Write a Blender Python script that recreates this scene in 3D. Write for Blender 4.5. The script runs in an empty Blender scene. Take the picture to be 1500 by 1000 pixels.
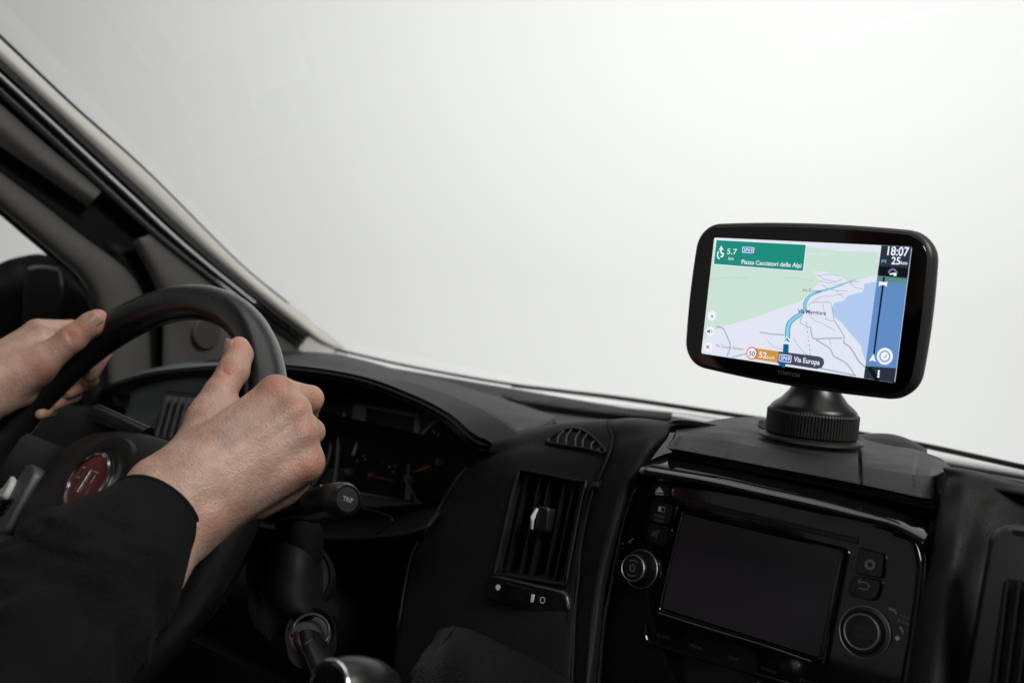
import bpy, math, random
import numpy as np
from mathutils import Vector, Matrix
random.seed(3); rng = np.random.default_rng(3)
sc = bpy.context.scene
COL = sc.collection
# ------------------------------------------------------------------ camera
F_PX = 1458.0
AX = np.array([1724., -225., -1458.]); AX /= np.linalg.norm(AX)
AU = np.array([.0871, .995, -.0506]); AU -= AU @ AX * AX; AU /= np.linalg.norm(AU)
AY = -np.cross(AU, AX)
RW = np.array([AX, AY, AU])                      # camera (x right, y up, z forward) -> vehicle axes
cam_d = bpy.data.cameras.new('camera'); cam = bpy.data.objects.new('camera', cam_d); COL.objects.link(cam)
cam_d.sensor_width = 36; cam_d.lens = F_PX / 1500 * 36
cam_d.clip_start = .01; cam_d.clip_end = 200
M = RW @ np.diag([1, 1, -1])
cam.matrix_world = Matrix([[*M[0], 0], [*M[1], 0], [*M[2], 0], [0, 0, 0, 1]])
cam_d.dof.use_dof = True; cam_d.dof.focus_distance = .71; cam_d.dof.aperture_fstop = 6.3
sc.camera = cam
# ------------------------------------------------------------------ world, lamps, exposure
w = bpy.data.worlds.new('World'); sc.world = w; w.use_nodes = True
w.node_tree.nodes['Background'].inputs[0].default_value = (.55, .6, .62, 1)
w.node_tree.nodes['Background'].inputs[1].default_value = .004
sc.view_settings.view_transform = 'Standard'; sc.view_settings.look = 'None'
sc.view_settings.exposure = 0; sc.view_settings.gamma = 1; sc.view_settings.use_curve_mapping = False
try:
    sc.cycles.use_denoising = True; sc.cycles.max_bounces = 8; sc.cycles.sample_clamp_indirect = 4; sc.cycles.caustics_reflective = False
except Exception: pass
def lamp(name, loc, target, sx, sy, power, col=(1, 1, 1), spread=180):
    d = bpy.data.lights.new(name, 'AREA'); d.shape = 'RECTANGLE'; d.size = sx; d.size_y = sy; d.energy = power; d.color = col; d.spread = math.radians(spread)
    o = bpy.data.objects.new(name, d); COL.objects.link(o); o.location = loc
    o.rotation_euler = (Vector(target) - Vector(loc)).to_track_quat('-Z', 'Y').to_euler()
    return o
lamp('backdrop_lamp', (-.2, 1.4, 3.3), (-2.4, 4.8, .40), 3.8, 1.6, 150, (1, .99, .98), 106)
lamp('overhead_softbox', (-.8, .95, 2.3), (-.7, .8, -.1), 2.8, 2.2, 26, (1, .98, .96))
lamp('cabin_softbox', (1.35, .5, 1.65), (-.62, .38, -.12), .8, .6, 56, (1, .97, .94))
lamp('rear_fill_lamp', (-.05, -.80, .42), (-.45, .5, -.15), .5, .14, 2.8, (1, .98, .96))  # unseen fill lamp, added behind to lift the radio and cluster

# ------------------------------------------------------------------ pixel geometry helpers (1500 x 1000 photograph)
def ray(p): return RW @ np.array([(p[0] - 750) / F_PX, -(p[1] - 500) / F_PX, 1.])
def A(px, py, z): return ray((px, py)) * z
def onX(px, py, X): d = ray((px, py)); return d * X / d[0]
def onY(px, py, Y): d = ray((px, py)); return d * Y / d[1]
def onZ(px, py, Z): d = ray((px, py)); return d * Z / d[2]
class Frame:
    def __init__(s, o, u, v):
        s.o = np.array(o, float); s.u = np.array(u, float); s.u /= np.linalg.norm(s.u)
        s.v = np.array(v, float); s.v -= s.v @ s.u * s.u; s.v /= np.linalg.norm(s.v); s.n = np.cross(s.u, s.v)
    def p(s, u, v, w=0): return s.o + s.u * u + s.v * v + s.n * w
    def px(s, px, py, w=0):
        d = ray((px, py)); t = ((s.o + s.n * w) @ s.n) / (d @ s.n); q = d * t - s.o
        return np.array([q @ s.u, q @ s.v])
# ------------------------------------------------------------------ materials
def mat(name, base, rough=.5, metal=0, bump=None, coat=0, sss=0, emit=None, spec=.5, var=None, sheen=0):
    m = bpy.data.materials.new(name); m.use_nodes = True; nt = m.node_tree; b = nt.nodes['Principled BSDF']
    b.inputs['Base Color'].default_value = (*base, 1); b.inputs['Roughness'].default_value = rough
    b.inputs['Metallic'].default_value = metal; b.inputs['Coat Weight'].default_value = coat; b.inputs['Coat Roughness'].default_value = .03
    b.inputs['Specular IOR Level'].default_value = spec; b.inputs['Sheen Weight'].default_value = sheen
    if sss:
        b.inputs['Subsurface Weight'].default_value = sss; b.inputs['Subsurface Radius'].default_value = (1, .35, .2); b.inputs['Subsurface Scale'].default_value = .006
    if emit is not None:
        b.inputs['Emission Color'].default_value = (*emit, 1); b.inputs['Emission Strength'].default_value = 1
    tc = nt.nodes.new('ShaderNodeTexCoord')
    if var:
        n = nt.nodes.new('ShaderNodeTexNoise'); n.inputs['Scale'].default_value = var[0]; n.inputs['Detail'].default_value = 4
        nt.links.new(tc.outputs['Object'], n.inputs['Vector'])
        r = nt.nodes.new('ShaderNodeMapRange'); r.inputs['From Min'].default_value = .3; r.inputs['From Max'].default_value = .7
        r.inputs['To Min'].default_value = max(0, rough - var[1]); r.inputs['To Max'].default_value = min(1, rough + var[1])
        nt.links.new(n.outputs['Fac'], r.inputs['Value']); nt.links.new(r.outputs[0], b.inputs['Roughness'])
    if bump:
        kind, scale, strength, dist = bump
        t = nt.nodes.new('ShaderNodeTexVoronoi' if kind == 'v' else 'ShaderNodeTexNoise'); t.inputs['Scale'].default_value = scale
        if kind == 'n': t.inputs['Detail'].default_value = 3
        nt.links.new(tc.outputs['Object'], t.inputs['Vector'])
        bp = nt.nodes.new('ShaderNodeBump'); bp.inputs['Strength'].default_value = strength; bp.inputs['Distance'].default_value = dist
        nt.links.new(t.outputs['Distance' if kind == 'v' else 'Fac'], bp.inputs['Height']); nt.links.new(bp.outputs[0], b.inputs['Normal'])
    return m
PLA = mat('grained_black_plastic', (.007, .0073, .0075), .6, bump=('v', 900, .5, .0006), var=(30, .08), spec=.18)
PLS = mat('soft_dark_plastic', (.0055, .0058, .006), .52, bump=('v', 1100, .3, .0004), var=(25, .02), spec=.22)
LIDM = mat('lid_plastic', (.016, .016, .0165), .55, bump=('n', 650, .55, .0010), var=(30, .07))
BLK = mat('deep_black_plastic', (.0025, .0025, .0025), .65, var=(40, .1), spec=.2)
PIANO = mat('piano_black', (.004, .0042, .0045), .08, coat=.6, var=(12, .05))
SMOOTHB = mat('satin_black', (.006, .006, .006), .34, var=(20, .06), spec=.4)
RUB = mat('rubber', (.01, .01, .01), .5, bump=('n', 300, .2, .0005))
LEA = mat('wheel_leather', (.007, .007, .0075), .27, bump=('v', 1000, .3, .0003), var=(25, .05))
PAD = mat('airbag_pad', (.009, .009, .0095), .5, bump=('v', 800, .7, .0006), spec=.4)
GAI = mat('gaiter_leather', (.004, .004, .004), .6, bump=('v', 700, .7, .0007), spec=.12)
GREI = mat('greige_trim', (.07, .068, .063), .7, bump=('n', 500, .2, .0005))
CREAM = mat('cream_trim', (.64, .62, .58), .6, bump=('n', 300, .1, .0005))
TEAL = mat('grey_dash_plastic', (.13, .148, .152), .5, bump=('v', 900, .3, .0005))
GREYP = mat('grey_button_plastic', (.08, .08, .09), .45)
CHR = mat('chrome', (.75, .75, .75), .16, 1)
SAT = mat('satin_metal', (.5, .5, .5), .35, 1)
RED = mat('emblem_red', (.07, .002, .002), .3)
REDN = mat('red_needle', (.55, .03, .015), .5)
WHITEP = mat('white_print', (.6, .62, .62), .6)
DIMP = mat('dim_print', (.2, .21, .21), .6)
FAINT = mat('faint_print', (.03, .03, .031), .6)
GLASSB = mat('black_glass', (.002, .002, .002), .06, coat=.3)
LCD = mat('sleeping_display', (.026, .023, .029), .25)
CLUS = mat('cluster_face', (.022, .027, .031), .4)
BEZG = mat('cluster_grey', (.16, .175, .185), .4)
PAINT = mat('white_paint', (.75, .76, .76), .3)
BACK = mat('studio_white', (.58, .585, .585), .9, bump=('n', 3, .02, .01))
CLOTH = mat('black_cloth', (.0065, .0065, .0072), .9, bump=('n', 420, .9, .0016), sheen=.01, spec=.08)
HAIR = mat('hair', (.03, .02, .015), .6, bump=('n', 200, .8, .004))
NAIL = mat('nail', (.42, .25, .20), .3, sss=.1)
FAB = mat('dark_carpet', (.01, .01, .01), .95, bump=('n', 400, .6, .002))
def em(name, r, g, b, k=1.0):
    f = lambda c: ((c / 255 + .055) / 1.055) ** 2.4 if c > 10 else c / 255 / 12.92
    return mat(name, (0, 0, 0), .6, emit=(f(r) * k, f(g) * k, f(b) * k), spec=.1)
def skin_mat():
    m = bpy.data.materials.new('skin'); m.use_nodes = True; nt = m.node_tree; b = nt.nodes['Principled BSDF']; L = nt.links
    tc = nt.nodes.new('ShaderNodeTexCoord')
    def noise(s, d=4):
        n = nt.nodes.new('ShaderNodeTexNoise'); n.inputs['Scale'].default_value = s; n.inputs['Detail'].default_value = d; L.new(tc.outputs['Object'], n.inputs['Vector']); return n
    def mix(f, c1, c2):
        x = nt.nodes.new('ShaderNodeMix'); x.data_type = 'RGBA'; L.new(f, x.inputs['Factor'])
        for i, c in ((6, c1), (7, c2)):
            if isinstance(c, tuple): x.inputs[i].default_value = (*c, 1)
            else: L.new(c, x.inputs[i])
        return x.outputs[2]
    def mr(src, a, c, t0=0, t1=1):
        r = nt.nodes.new('ShaderNodeMapRange'); r.inputs['From Min'].default_value = a; r.inputs['From Max'].default_value = c
        r.inputs['To Min'].default_value = t0; r.inputs['To Max'].default_value = t1; L.new(src, r.inputs['Value']); return r.outputs[0]
    base = mix(mr(noise(38).outputs['Fac'], .38, .62), (.45, .295, .225), (.33, .195, .145))
    base = mix(mr(noise(190, 3).outputs['Fac'], .45, .75, 0, .45), base, (.36, .18, .13))
    at = nt.nodes.new('ShaderNodeAttribute'); at.attribute_name = 'redness'
    base = mix(mr(at.outputs['Fac'], 0, 1, 0, .6), base, (.42, .15, .105))
    at2 = nt.nodes.new('ShaderNodeAttribute'); at2.attribute_name = 'veins'
    base = mix(mr(at2.outputs['Fac'], 0, 1, 0, .35), base, (.25, .19, .17))
    L.new(base, b.inputs['Base Color'])
    b.inputs['Roughness'].default_value = .52; b.inputs['Subsurface Weight'].default_value = .12
    b.inputs['Subsurface Radius'].default_value = (1, .35, .2); b.inputs['Subsurface Scale'].default_value = .004
    v = nt.nodes.new('ShaderNodeTexVoronoi'); v.inputs['Scale'].default_value = 650; L.new(tc.outputs['Object'], v.inputs['Vector'])
    n2 = noise(260, 5)
    ad = nt.nodes.new('ShaderNodeMath'); ad.operation = 'MULTIPLY_ADD'; ad.inputs[1].default_value = .5; L.new(v.outputs['Distance'], ad.inputs[0]); L.new(n2.outputs['Fac'], ad.inputs[2])
    bp = nt.nodes.new('ShaderNodeBump'); bp.inputs['Strength'].default_value = .75; bp.inputs['Distance'].default_value = .0007
    L.new(ad.outputs[0], bp.inputs['Height']); L.new(bp.outputs[0], b.inputs['Normal'])
    return m
SKIN = skin_mat()
# ------------------------------------------------------------------ object helpers
ORG = {}
def tag(o, label=None, cat=None, group=None, kind=None):
    if label: o['label'] = label
    if cat: o['category'] = cat
    if group: o['group'] = group
    if kind: o['kind'] = kind
    return o
def thing(name, loc, label, cat, group=None):
    o = bpy.data.objects.new(name, None); COL.objects.link(o); o.location = tuple(loc); o.empty_display_size = .02
    ORG[o.name] = np.array(loc, float); return tag(o, label, cat, group)
def obj(name, V, Fc, m, parent=None, smooth=True, solid=0, bevel=0, sub=0, off=-1, sharp=40):
    V = np.asarray(V, float); org = ORG.get(parent.name, np.zeros(3)) if parent else np.zeros(3)
    me = bpy.data.meshes.new(name); me.from_pydata([tuple(v) for v in (V - org)], [], [tuple(int(i) for i in f) for f in Fc]); me.update()
    me.materials.append(m)
    if smooth: me.polygons.foreach_set('use_smooth', [True] * len(me.polygons))
    o = bpy.data.objects.new(name, me); COL.objects.link(o); ORG[o.name] = org
    if parent: o.parent = parent
    if smooth: me.set_sharp_from_angle(angle=math.radians(sharp))
    if solid:
        md = o.modifiers.new('thickness', 'SOLIDIFY'); md.thickness = solid; md.offset = off
    if bevel:
        md = o.modifiers.new('edge', 'BEVEL'); md.width = bevel; md.segments = 3; md.limit_method = 'ANGLE'; md.angle_limit = math.radians(35); md.harden_normals = False
    if sub:
        md = o.modifiers.new('smooth', 'SUBSURF'); md.levels = sub; md.render_levels = sub
    return o
class MB:
    def __init__(s): s.V = []; s.F = []
    def add(s, V, Fc):
        n = len(s.V); s.V += [np.asarray(v, float) for v in V]; s.F += [[i + n for i in f] for f in Fc]; return s
    def build(s, name, m, parent=None, **k): return obj(name, np.array(s.V), s.F, m, parent, **k)
def cr(P, n):
    P = np.asarray(P, float); K = len(P)
    if K == 2: t = np.linspace(0, 1, n)[:, None]; return P[0] * (1 - t) + P[1] * t
    Q = np.vstack([2 * P[0] - P[1], P, 2 * P[-1] - P[-2]]); out = []
    for s in np.linspace(0, K - 1, n):
        i = min(int(s), K - 2); t = s - i; a, b, c, d = Q[i:i + 4]
        out.append(.5 * (2 * b + (c - a) * t + (2 * a - 5 * b + 4 * c - d) * t * t + (3 * b - a - 3 * c + d) * t ** 3))
    return np.array(out)
def grid(rows, nu, nv):
    R = np.array([cr(r, nu) for r in rows]); G = np.array([cr(R[:, j], nv) for j in range(nu)])
    return G.transpose(1, 0, 2)                 # [nv, nu, 3]
def gfaces(nv, nu, skip=None):
    return [[i * nu + j, i * nu + j + 1, (i + 1) * nu + j + 1, (i + 1) * nu + j] for i in range(nv - 1) for j in range(nu - 1) if not (skip and skip(i / (nv - 1), j / (nu - 1)))]
def orient(G, Fc):                               # faces look to the camera side
    V = G.reshape(-1, 3); s = 0
    for f in Fc[::max(1, len(Fc) // 60)]:
        n = np.cross(V[f[1]] - V[f[0]], V[f[2]] - V[f[0]]); s += np.sign(n @ -V[f[0]])
    return [f[::-1] for f in Fc] if s < 0 else Fc
def loft(name, rows, m, parent=None, nu=40, nv=24, thick=.003, skip=None, **k):
    G = grid(rows, nu, nv); Fc = orient(G, gfaces(nv, nu, skip))
    return obj(name, G.reshape(-1, 3), Fc, m, parent, solid=thick, **k)
def tube_g(pts, r, n=12, seg=None, flat=None, ref=None, cap=True):
    P = np.asarray(pts, float)
    rr = np.broadcast_to(np.asarray(r, float), (len(P),)).copy()
    if seg: rr = np.interp(np.linspace(0, len(P) - 1, seg), np.arange(len(P)), rr); P = cr(P, seg)
    T = np.gradient(P, axis=0); T /= np.linalg.norm(T, axis=1)[:, None]
    ref = np.array(ref if ref is not None else (0.13, .21, .97)); V = []
    for p, t, q in zip(P, T, rr):
        a = np.cross(t, ref); a /= np.linalg.norm(a); b = np.cross(a, t)
        for k in range(n):
            c = 2 * math.pi * k / n; V.append(p + q * (a * math.cos(c) + b * math.sin(c) * (flat or 1)))
    K = len(P); Fc = [[i * n + k, i * n + (k + 1) % n, (i + 1) * n + (k + 1) % n, (i + 1) * n + k] for i in range(K - 1) for k in range(n)]
    if cap: Fc += [list(range(n))[::-1], [(K - 1) * n + k for k in range(n)]]
    return V, Fc
def tube(name, pts, r, m, parent=None, n=12, seg=None, flat=None, ref=None, **k):
    V, Fc = tube_g(pts, r, n, seg, flat, ref); return obj(name, V, Fc, m, parent, **k)
def lathe_g(o, ax, prof, n=48, ref=(1, 0, 0), a0=0, a1=2 * math.pi):
    o = np.asarray(o, float); ax = np.asarray(ax, float); ax = ax / np.linalg.norm(ax); a = np.array(ref, float); a -= a @ ax * ax; a /= np.linalg.norm(a); b = np.cross(ax, a)
    V = []; Fc = []
    for r, h in prof:
        for k in range(n):
            c = a0 + (a1 - a0) * k / n; V.append(o + ax * h + r * (a * math.cos(c) + b * math.sin(c)))
    for i in range(len(prof) - 1):
        for k in range(n): Fc.append([i * n + k, i * n + (k + 1) % n, (i + 1) * n + (k + 1) % n, (i + 1) * n + k])
    Fc.append(list(range(n))[::-1]); Fc.append([(len(prof) - 1) * n + k for k in range(n)])
    return V, Fc
def lathe(name, o, ax, prof, m, parent=None, n=48, ref=(1, 0, 0), **k):
    V, Fc = lathe_g(o, ax, prof, n, ref); o = obj(name, V, Fc, m, parent, **k)
    o.data.polygons[len(Fc) - 1].use_smooth = False; o.data.polygons[len(Fc) - 2].use_smooth = False; return o
def plate_g(fr, poly, w0, w1, bev=0):
    poly = [np.array(p, float) for p in poly]; ar = sum(a[0] * b[1] - b[0] * a[1] for a, b in zip(poly, poly[1:] + poly[:1]))
    if ar < 0: poly = poly[::-1]
    n = len(poly); ins = []
    for i in range(n):
        e1 = poly[i] - poly[i - 1]; e2 = poly[(i + 1) % n] - poly[i]
        e1 = e1 / (np.linalg.norm(e1) + 1e-12); e2 = e2 / (np.linalg.norm(e2) + 1e-12); nn = np.array([-e1[1] - e2[1], e1[0] + e2[0]]); nn /= (np.linalg.norm(nn) + 1e-9); ins.append(poly[i] + nn * bev)
    V = [fr.p(*p, w0) for p in poly] + [fr.p(*p, w1 - bev) for p in poly]; rings = 2
    if bev:
        mid = [(p * .3 + q * .7) for p, q in zip(poly, ins)]
        V += [fr.p(*p, w1 - bev * .3) for p in mid] + [fr.p(*p, w1) for p in ins]; rings = 4
    Fc = [[r * n + i, r * n + (i + 1) % n, (r + 1) * n + (i + 1) % n, (r + 1) * n + i] for r in range(rings - 1) for i in range(n)]
    Fc += [[(rings - 1) * n + i for i in range(n)], list(range(n))[::-1]]
    return V, Fc
def rnd(poly, r, k=6):
    poly = [np.array(p, float) for p in poly]; out = []; n = len(poly)
    for i in range(n):
        a, b, c = poly[i - 1], poly[i], poly[(i + 1) % n]; d1 = a - b; d2 = c - b; l1 = np.linalg.norm(d1); l2 = np.linalg.norm(d2)
        q = min(r, l1 * .45, l2 * .45); p1 = b + d1 / l1 * q; p2 = b + d2 / l2 * q
        for t in np.linspace(0, 1, k): out.append((1 - t) ** 2 * p1 + 2 * t * (1 - t) * b + t * t * p2)
    return out
def plate(name, fr, poly, w0, w1, m, parent=None, bev=0, **k):
    V, Fc = plate_g(fr, poly, w0, w1, bev); o = obj(name, V, Fc, m, parent, sharp=50, **k)
    o.data.polygons[len(Fc) - 1].use_smooth = False; o.data.polygons[len(Fc) - 2].use_smooth = False; return o
def pplate(name, fr, pxs, w0, w1, m, parent=None, bev=0, r=0, wp=0, **k):      # outline measured in the photograph, laid on the frame's plane
    poly = [fr.px(*p, wp) for p in pxs]
    if r: poly = rnd(poly, r)
    return plate(name, fr, poly, w0, w1, m, parent, bev, **k)
def stroke_g(fr, pts, wid, w):                    # a flat line along points in frame coordinates
    P = np.array(pts, float); T = np.gradient(P, axis=0); T /= np.linalg.norm(T, axis=1)[:, None] + 1e-12; N = np.stack([-T[:, 1], T[:, 0]], 1)
    wd = np.broadcast_to(np.asarray(wid, float), (len(P),))[:, None] / 2; L = P + N * wd; R = P - N * wd; K = len(P)
    return [fr.p(*p, w) for p in L] + [fr.p(*p, w) for p in R], [[i + K, i + 1 + K, i + 1, i] for i in range(K - 1)]
def ringpts(c, r, n=28, a0=0, a1=2 * math.pi, ry=None): return [(c[0] + r * math.cos(a), c[1] + (ry or r) * math.sin(a)) for a in np.linspace(a0, a1, n)]
def text(s, fr, uv, width, cap, w, m, parent, name='lettering', rot=0, bold=0, depth=0, align=None, warp=None):
    cu = bpy.data.curves.new('t', 'FONT'); cu.body = s; cu.size = 1; cu.offset = bold; cu.extrude = 0; cu.resolution_u = 4
    t = bpy.data.objects.new('t', cu); COL.objects.link(t); dg = bpy.context.evaluated_depsgraph_get(); me = bpy.data.meshes.new_from_object(t.evaluated_get(dg))
    V = np.array([v.co[:] for v in me.vertices]); Fc = [list(p.vertices) for p in me.polygons]
    bpy.data.objects.remove(t); bpy.data.curves.remove(cu); bpy.data.meshes.remove(me)
    x0, x1 = V[:, 0].min(), V[:, 0].max(); sx = width / (x1 - x0) if width else cap / .72; sy = cap / .72
    x = (V[:, 0] - x0) * sx; y = V[:, 1] * sy
    if align == 'c': x -= (x1 - x0) * sx / 2; y -= cap / 2
    c, q = math.cos(rot), math.sin(rot); U = uv[0] + x * c - y * q; W = uv[1] + x * q + y * c
    return obj(name, [fr.p(a, b, w) for a, b in zip(U, W)], Fc, m, parent, smooth=False)

# ================================================================== SETTING
def backdrop():
    # cyclorama: white floor sweeping up into a curved wall around the van's nose
    prof = [(0, -1.5), (2.0, -1.5), (3.6, -1.5)] + [(3.6 + 1.6 * math.sin(a), -1.5 + 1.6 * (1 - math.cos(a))) for a in np.linspace(.15, math.pi / 2, 10)] + [(5.2, .8), (5.2, 2.5), (5.2, 5.5)]
    n = 72; V = []
    for r, z in prof:
        for k in range(n + 1):
            a = math.radians(-90) + math.radians(360) * k / n; V.append((.2 + r * math.cos(a), .3 + r * math.sin(a), z))
    N = n + 1; Fc = [[i * N + k, i * N + k + 1, (i + 1) * N + k + 1, (i + 1) * N + k] for i in range(len(prof) - 1) for k in range(n)]
    o = obj('backdrop', V, Fc, BACK, solid=.02, off=0); tag(o, kind='structure', label='white studio cyclorama wall beyond the windscreen')
backdrop()
XC = -.28
def ws_base_y(X): return .955 + .15 * (1 - ((X - XC) / .92) ** 2)
def bonnet():
    rows = []
    for d, z in ((.035, -.150), (.08, -.150), (.3, -.19), (.7, -.30), (.85, -.42)):
        rows.append([(X, ws_base_y(X) + d, z - .05 * ((X - XC) / .92) ** 4) for X in np.linspace(-1.15, .6, 9)])
    t = loft('bonnet', rows, PAINT, nu=50, nv=20, thick=.01); tag(t, 'white painted van bonnet just beyond the foot of the windscreen', 'bonnet')
bonnet()
def windscreen():
    m = bpy.data.materials.new('windscreen_glass'); m.use_nodes = True; nt = m.node_tree; nt.nodes.remove(nt.nodes['Principled BSDF'])
    out = nt.nodes['Material Output']; tr = nt.nodes.new('ShaderNodeBsdfTransparent'); tr.inputs[0].default_value = (.95, .965, .96, 1)
    gl = nt.nodes.new('ShaderNodeBsdfGlossy'); gl.inputs['Roughness'].default_value = .02; fr = nt.nodes.new('ShaderNodeFresnel'); fr.inputs[0].default_value = 1.35
    mx = nt.nodes.new('ShaderNodeMixShader'); nt.links.new(fr.outputs[0], mx.inputs[0]); nt.links.new(tr.outputs[0], mx.inputs[1]); nt.links.new(gl.outputs[0], mx.inputs[2]); nt.links.new(mx.outputs[0], out.inputs[0])
    Xs = np.linspace(-1.2, .64, 13); rows = []
    for s in (0, .25, .5, .75, 1):
        r = []
        for X in Xs:
            k = ((X - XC) / .92) ** 2; y0 = ws_base_y(X); z0 = -.142 + .035 * k
            r.append((X, y0 + (.22 + .06 * (1 - k) - y0) * s, z0 + (.43 - .005 * k - z0) * s + .02 * math.sin(math.pi * s) * (1 - k)))
        rows.append(r)
    t = loft('windscreen', rows, m, nu=40, nv=30, thick=0); tag(t, 'large raked clear windscreen glass above the dashboard', 'windscreen')
windscreen()
# wiper resting along the foot of the glass
wp = thing('wiper', onY(900, 580, 1.08), 'thin black wiper lying along the foot of the windscreen', 'wiper')
lp = [(492, 512, .99), (600, 536.5, 1.03), (750, 563, 1.08), (900, 581, 1.12), (1070, 606, 1.13), (1290, 639, 1.12), (1500, 683, 1.08), (1600, 706, 1.05)]
tube('blade', [onY(*p) for p in lp], .0022, RUB, wp, n=8, seg=50)
tube('arm', [onY(x, y + 1.2, Y + .012) for x, y, Y in lp[2:]], .003, BLK, wp, n=8, seg=40)
# door side: floor, door panel
def quadbox(name, c, s, m, parent=None, bevel=.004):
    c = np.array(c); s = np.array(s) / 2; V = [c + s * (a, b, d) for d in (-1, 1) for b in (-1, 1) for a in (-1, 1)]
    return obj(name, V, [(0, 2, 3, 1), (4, 5, 7, 6), (0, 1, 5, 4), (2, 6, 7, 3), (0, 4, 6, 2), (1, 3, 7, 5)], m, parent, bevel=bevel)
fl = quadbox('cabin_floor', (-.3, .1, -1.1), (1.9, 2.2, .04), FAB); tag(fl, 'dark carpeted cab floor', kind='structure')
rf = loft('headlining', [[(X, .21 + .05 * (1 - ((X - XC) / .92) ** 2), .435) for X in np.linspace(-1.2, .64, 7)], [(X, -.2, .50) for X in np.linspace(-1.2, .64, 7)], [(X, -.9, .50) for X in np.linspace(-1.2, .64, 7)]], GREI, nu=20, nv=12, thick=.02)
tag(rf, 'pale cloth roof lining above the seats', 'roof lining')

bk = quadbox('reflection_panel', (-.28, -.95, -.60), (1.8, .03, 1.15), BLK); tag(bk, 'unseen dark half-height panel added at the rear to darken low reflections', 'reflection_panel')  # unseen; added so the lower radio face reflects something dark
# ---- left pillar and door
pl = thing('windscreen_pillar', onX(430, 500, -1.18), 'dark and cream trimmed windscreen pillar running up at the left', 'pillar')
LA = [(-60, 2), (0, 57), (110, 160), (215, 253), (350, 386), (430, 452), (505, 513)]
LB = [(-60, 34), (0, 90), (100, 182), (200, 275), (300, 368), (380, 436), (452, 492)]
LC = [(-60, 92), (0, 148), (60, 203), (145, 281), (220, 347), (330, 432), (436, 512)]
tube('glass_seal', [onX(x - 2, y - 3, -1.196) for x, y in LA], [.0035, .0035, .003, .0026, .0018, .0015, .0015], RUB, pl, n=8, seg=40)
loft('cream_trim', [[onX(*p, -1.185) for p in LA], [onX((p[0] + q[0]) / 2, (p[1] + q[1]) / 2, -1.178) for p, q in zip(LA, LB)], [onX(*p, -1.185) for p in LB]], CREAM, pl, nu=40, nv=8, thick=.006)
def lerp2(P, Q, t): return [(p[0] * (1 - t) + q[0] * t, p[1] * (1 - t) + q[1] * t) for p, q in zip(P, Q)]
for t0, t1, nm in ((0, .3, 'door_seal'), (.34, .62, 'door_seal'), (.66, 1.0, 'door_seal')):
    loft(nm, [[onX(*p, -1.186) for p in lerp2(LB, LC, t0)], [onX(*p, -1.172) for p in lerp2(LB, LC, (t0 + t1) / 2)], [onX(*p, -1.184) for p in lerp2(LB, LC, t1)]], RUB if t0 != .34 else SMOOTHB, pl, nu=40, nv=7, thick=.003)
loft('backing', [[onX(*p, -1.20) for p in [(-60, 60), (100, 215), (220, 320), (330, 420), (450, 515)]], [onX(*p, -1.20) for p in [(-60, 230), (60, 310), (150, 390), (230, 470), (260, 560)]]], BLK, pl, nu=24, nv=6, thick=.004)
loft('channel', [[onX(*p, -1.199) for p in [(150, 350), (175, 420), (190, 500), (190, 660)]], [onX(*p, -1.197) for p in [(235, 370), (262, 430), (268, 500), (270, 660)]]], BLK, pl, nu=12, nv=4, thick=.004)
loft('foot_trim', [[onX(*p, -1.192) for p in [(380, 432), (430, 448), (470, 482), (512, 516)]], [onX(*p, -1.186) for p in [(370, 470), (420, 485), (465, 500), (508, 520)]], [onX(*p, -1.180) for p in [(360, 530), (410, 530), (460, 530), (505, 530)]]], CREAM, pl, nu=16, nv=10, thick=.004)
loft('upper_trim', [[onX(*p, -1.178) for p in [(-60, 96), (0, 152), (75, 218), (150, 279)]], [onX(*p, -1.166) for p in [(-60, 130), (0, 182), (68, 238), (140, 290)]], [onX(*p, -1.178) for p in [(-60, 168), (0, 214), (60, 256), (128, 303)]]], GREI, pl, nu=24, nv=10, thick=.008, bevel=.002)
loft('lower_trim', [[onX(*p, -1.176) for p in [(219, 343), (270, 385), (330, 432), (390, 478), (440, 513), (500, 560)]], [onX(*p, -1.164) for p in [(206, 349), (235, 395), (268, 445), (310, 490), (360, 535), (400, 600)]], [onX(*p, -1.176) for p in [(193, 356), (217, 400), (236, 445), (240, 490), (240, 540), (245, 620)]]], GREI, pl, nu=30, nv=14, thick=.008)
spk = thing('pillar_speaker', onX(303, 487, -1.15), 'small round ribbed tweeter grille on the pillar foot, seen through the wheel', 'speaker')
fs = Frame(onX(303, 487, -1.162), (.0, 1, -.2), (0, .2, 1))
fs.n = np.cross(fs.u, fs.v); 
if fs.n @ -fs.o < 0: fs.u = -fs.u; fs.n = -fs.n
plate('grille_rim', fs, ringpts((0, 0), .021, 36)[:-1], -.002, .003, GREI, spk, bev=.001)
for k in range(9):
    v = -.014 + k * .0035; h = math.sqrt(.0185 ** 2 - v * v)
    plate('rib', fs, [(-h, v - .0009), (h, v - .0009), (h, v + .0009), (-h, v + .0009)], .0025, .0048, GREI, spk)
dr = thing('driver_door', onX(60, 420, -1.2), 'driver door with pale window frame, far left behind the driver\'s hand', 'door')
LE = [(-60, 208), (0, 252), (60, 297), (120, 345), (182, 392), (208, 430), (218, 480), (222, 560), (222, 660)]
LF = [(-60, 256), (0, 304), (40, 338), (80, 372), (115, 404), (136, 440), (146, 490), (152, 560), (160, 660)]
loft('window_frame', [[onX(*p, -1.186) for p in LE], [onX(*p, -1.174) for p in lerp2(LE, LF, .35)], [onX(*p, -1.176) for p in lerp2(LE, LF, .8)], [onX(*p, -1.192) for p in LF]], GREI, dr, nu=50, nv=12, thick=.012)
tube('window_seal', [onX(x - 3, y + 3, -1.196) for x, y in LF], .0035, RUB, dr, n=8, seg=50)
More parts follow.
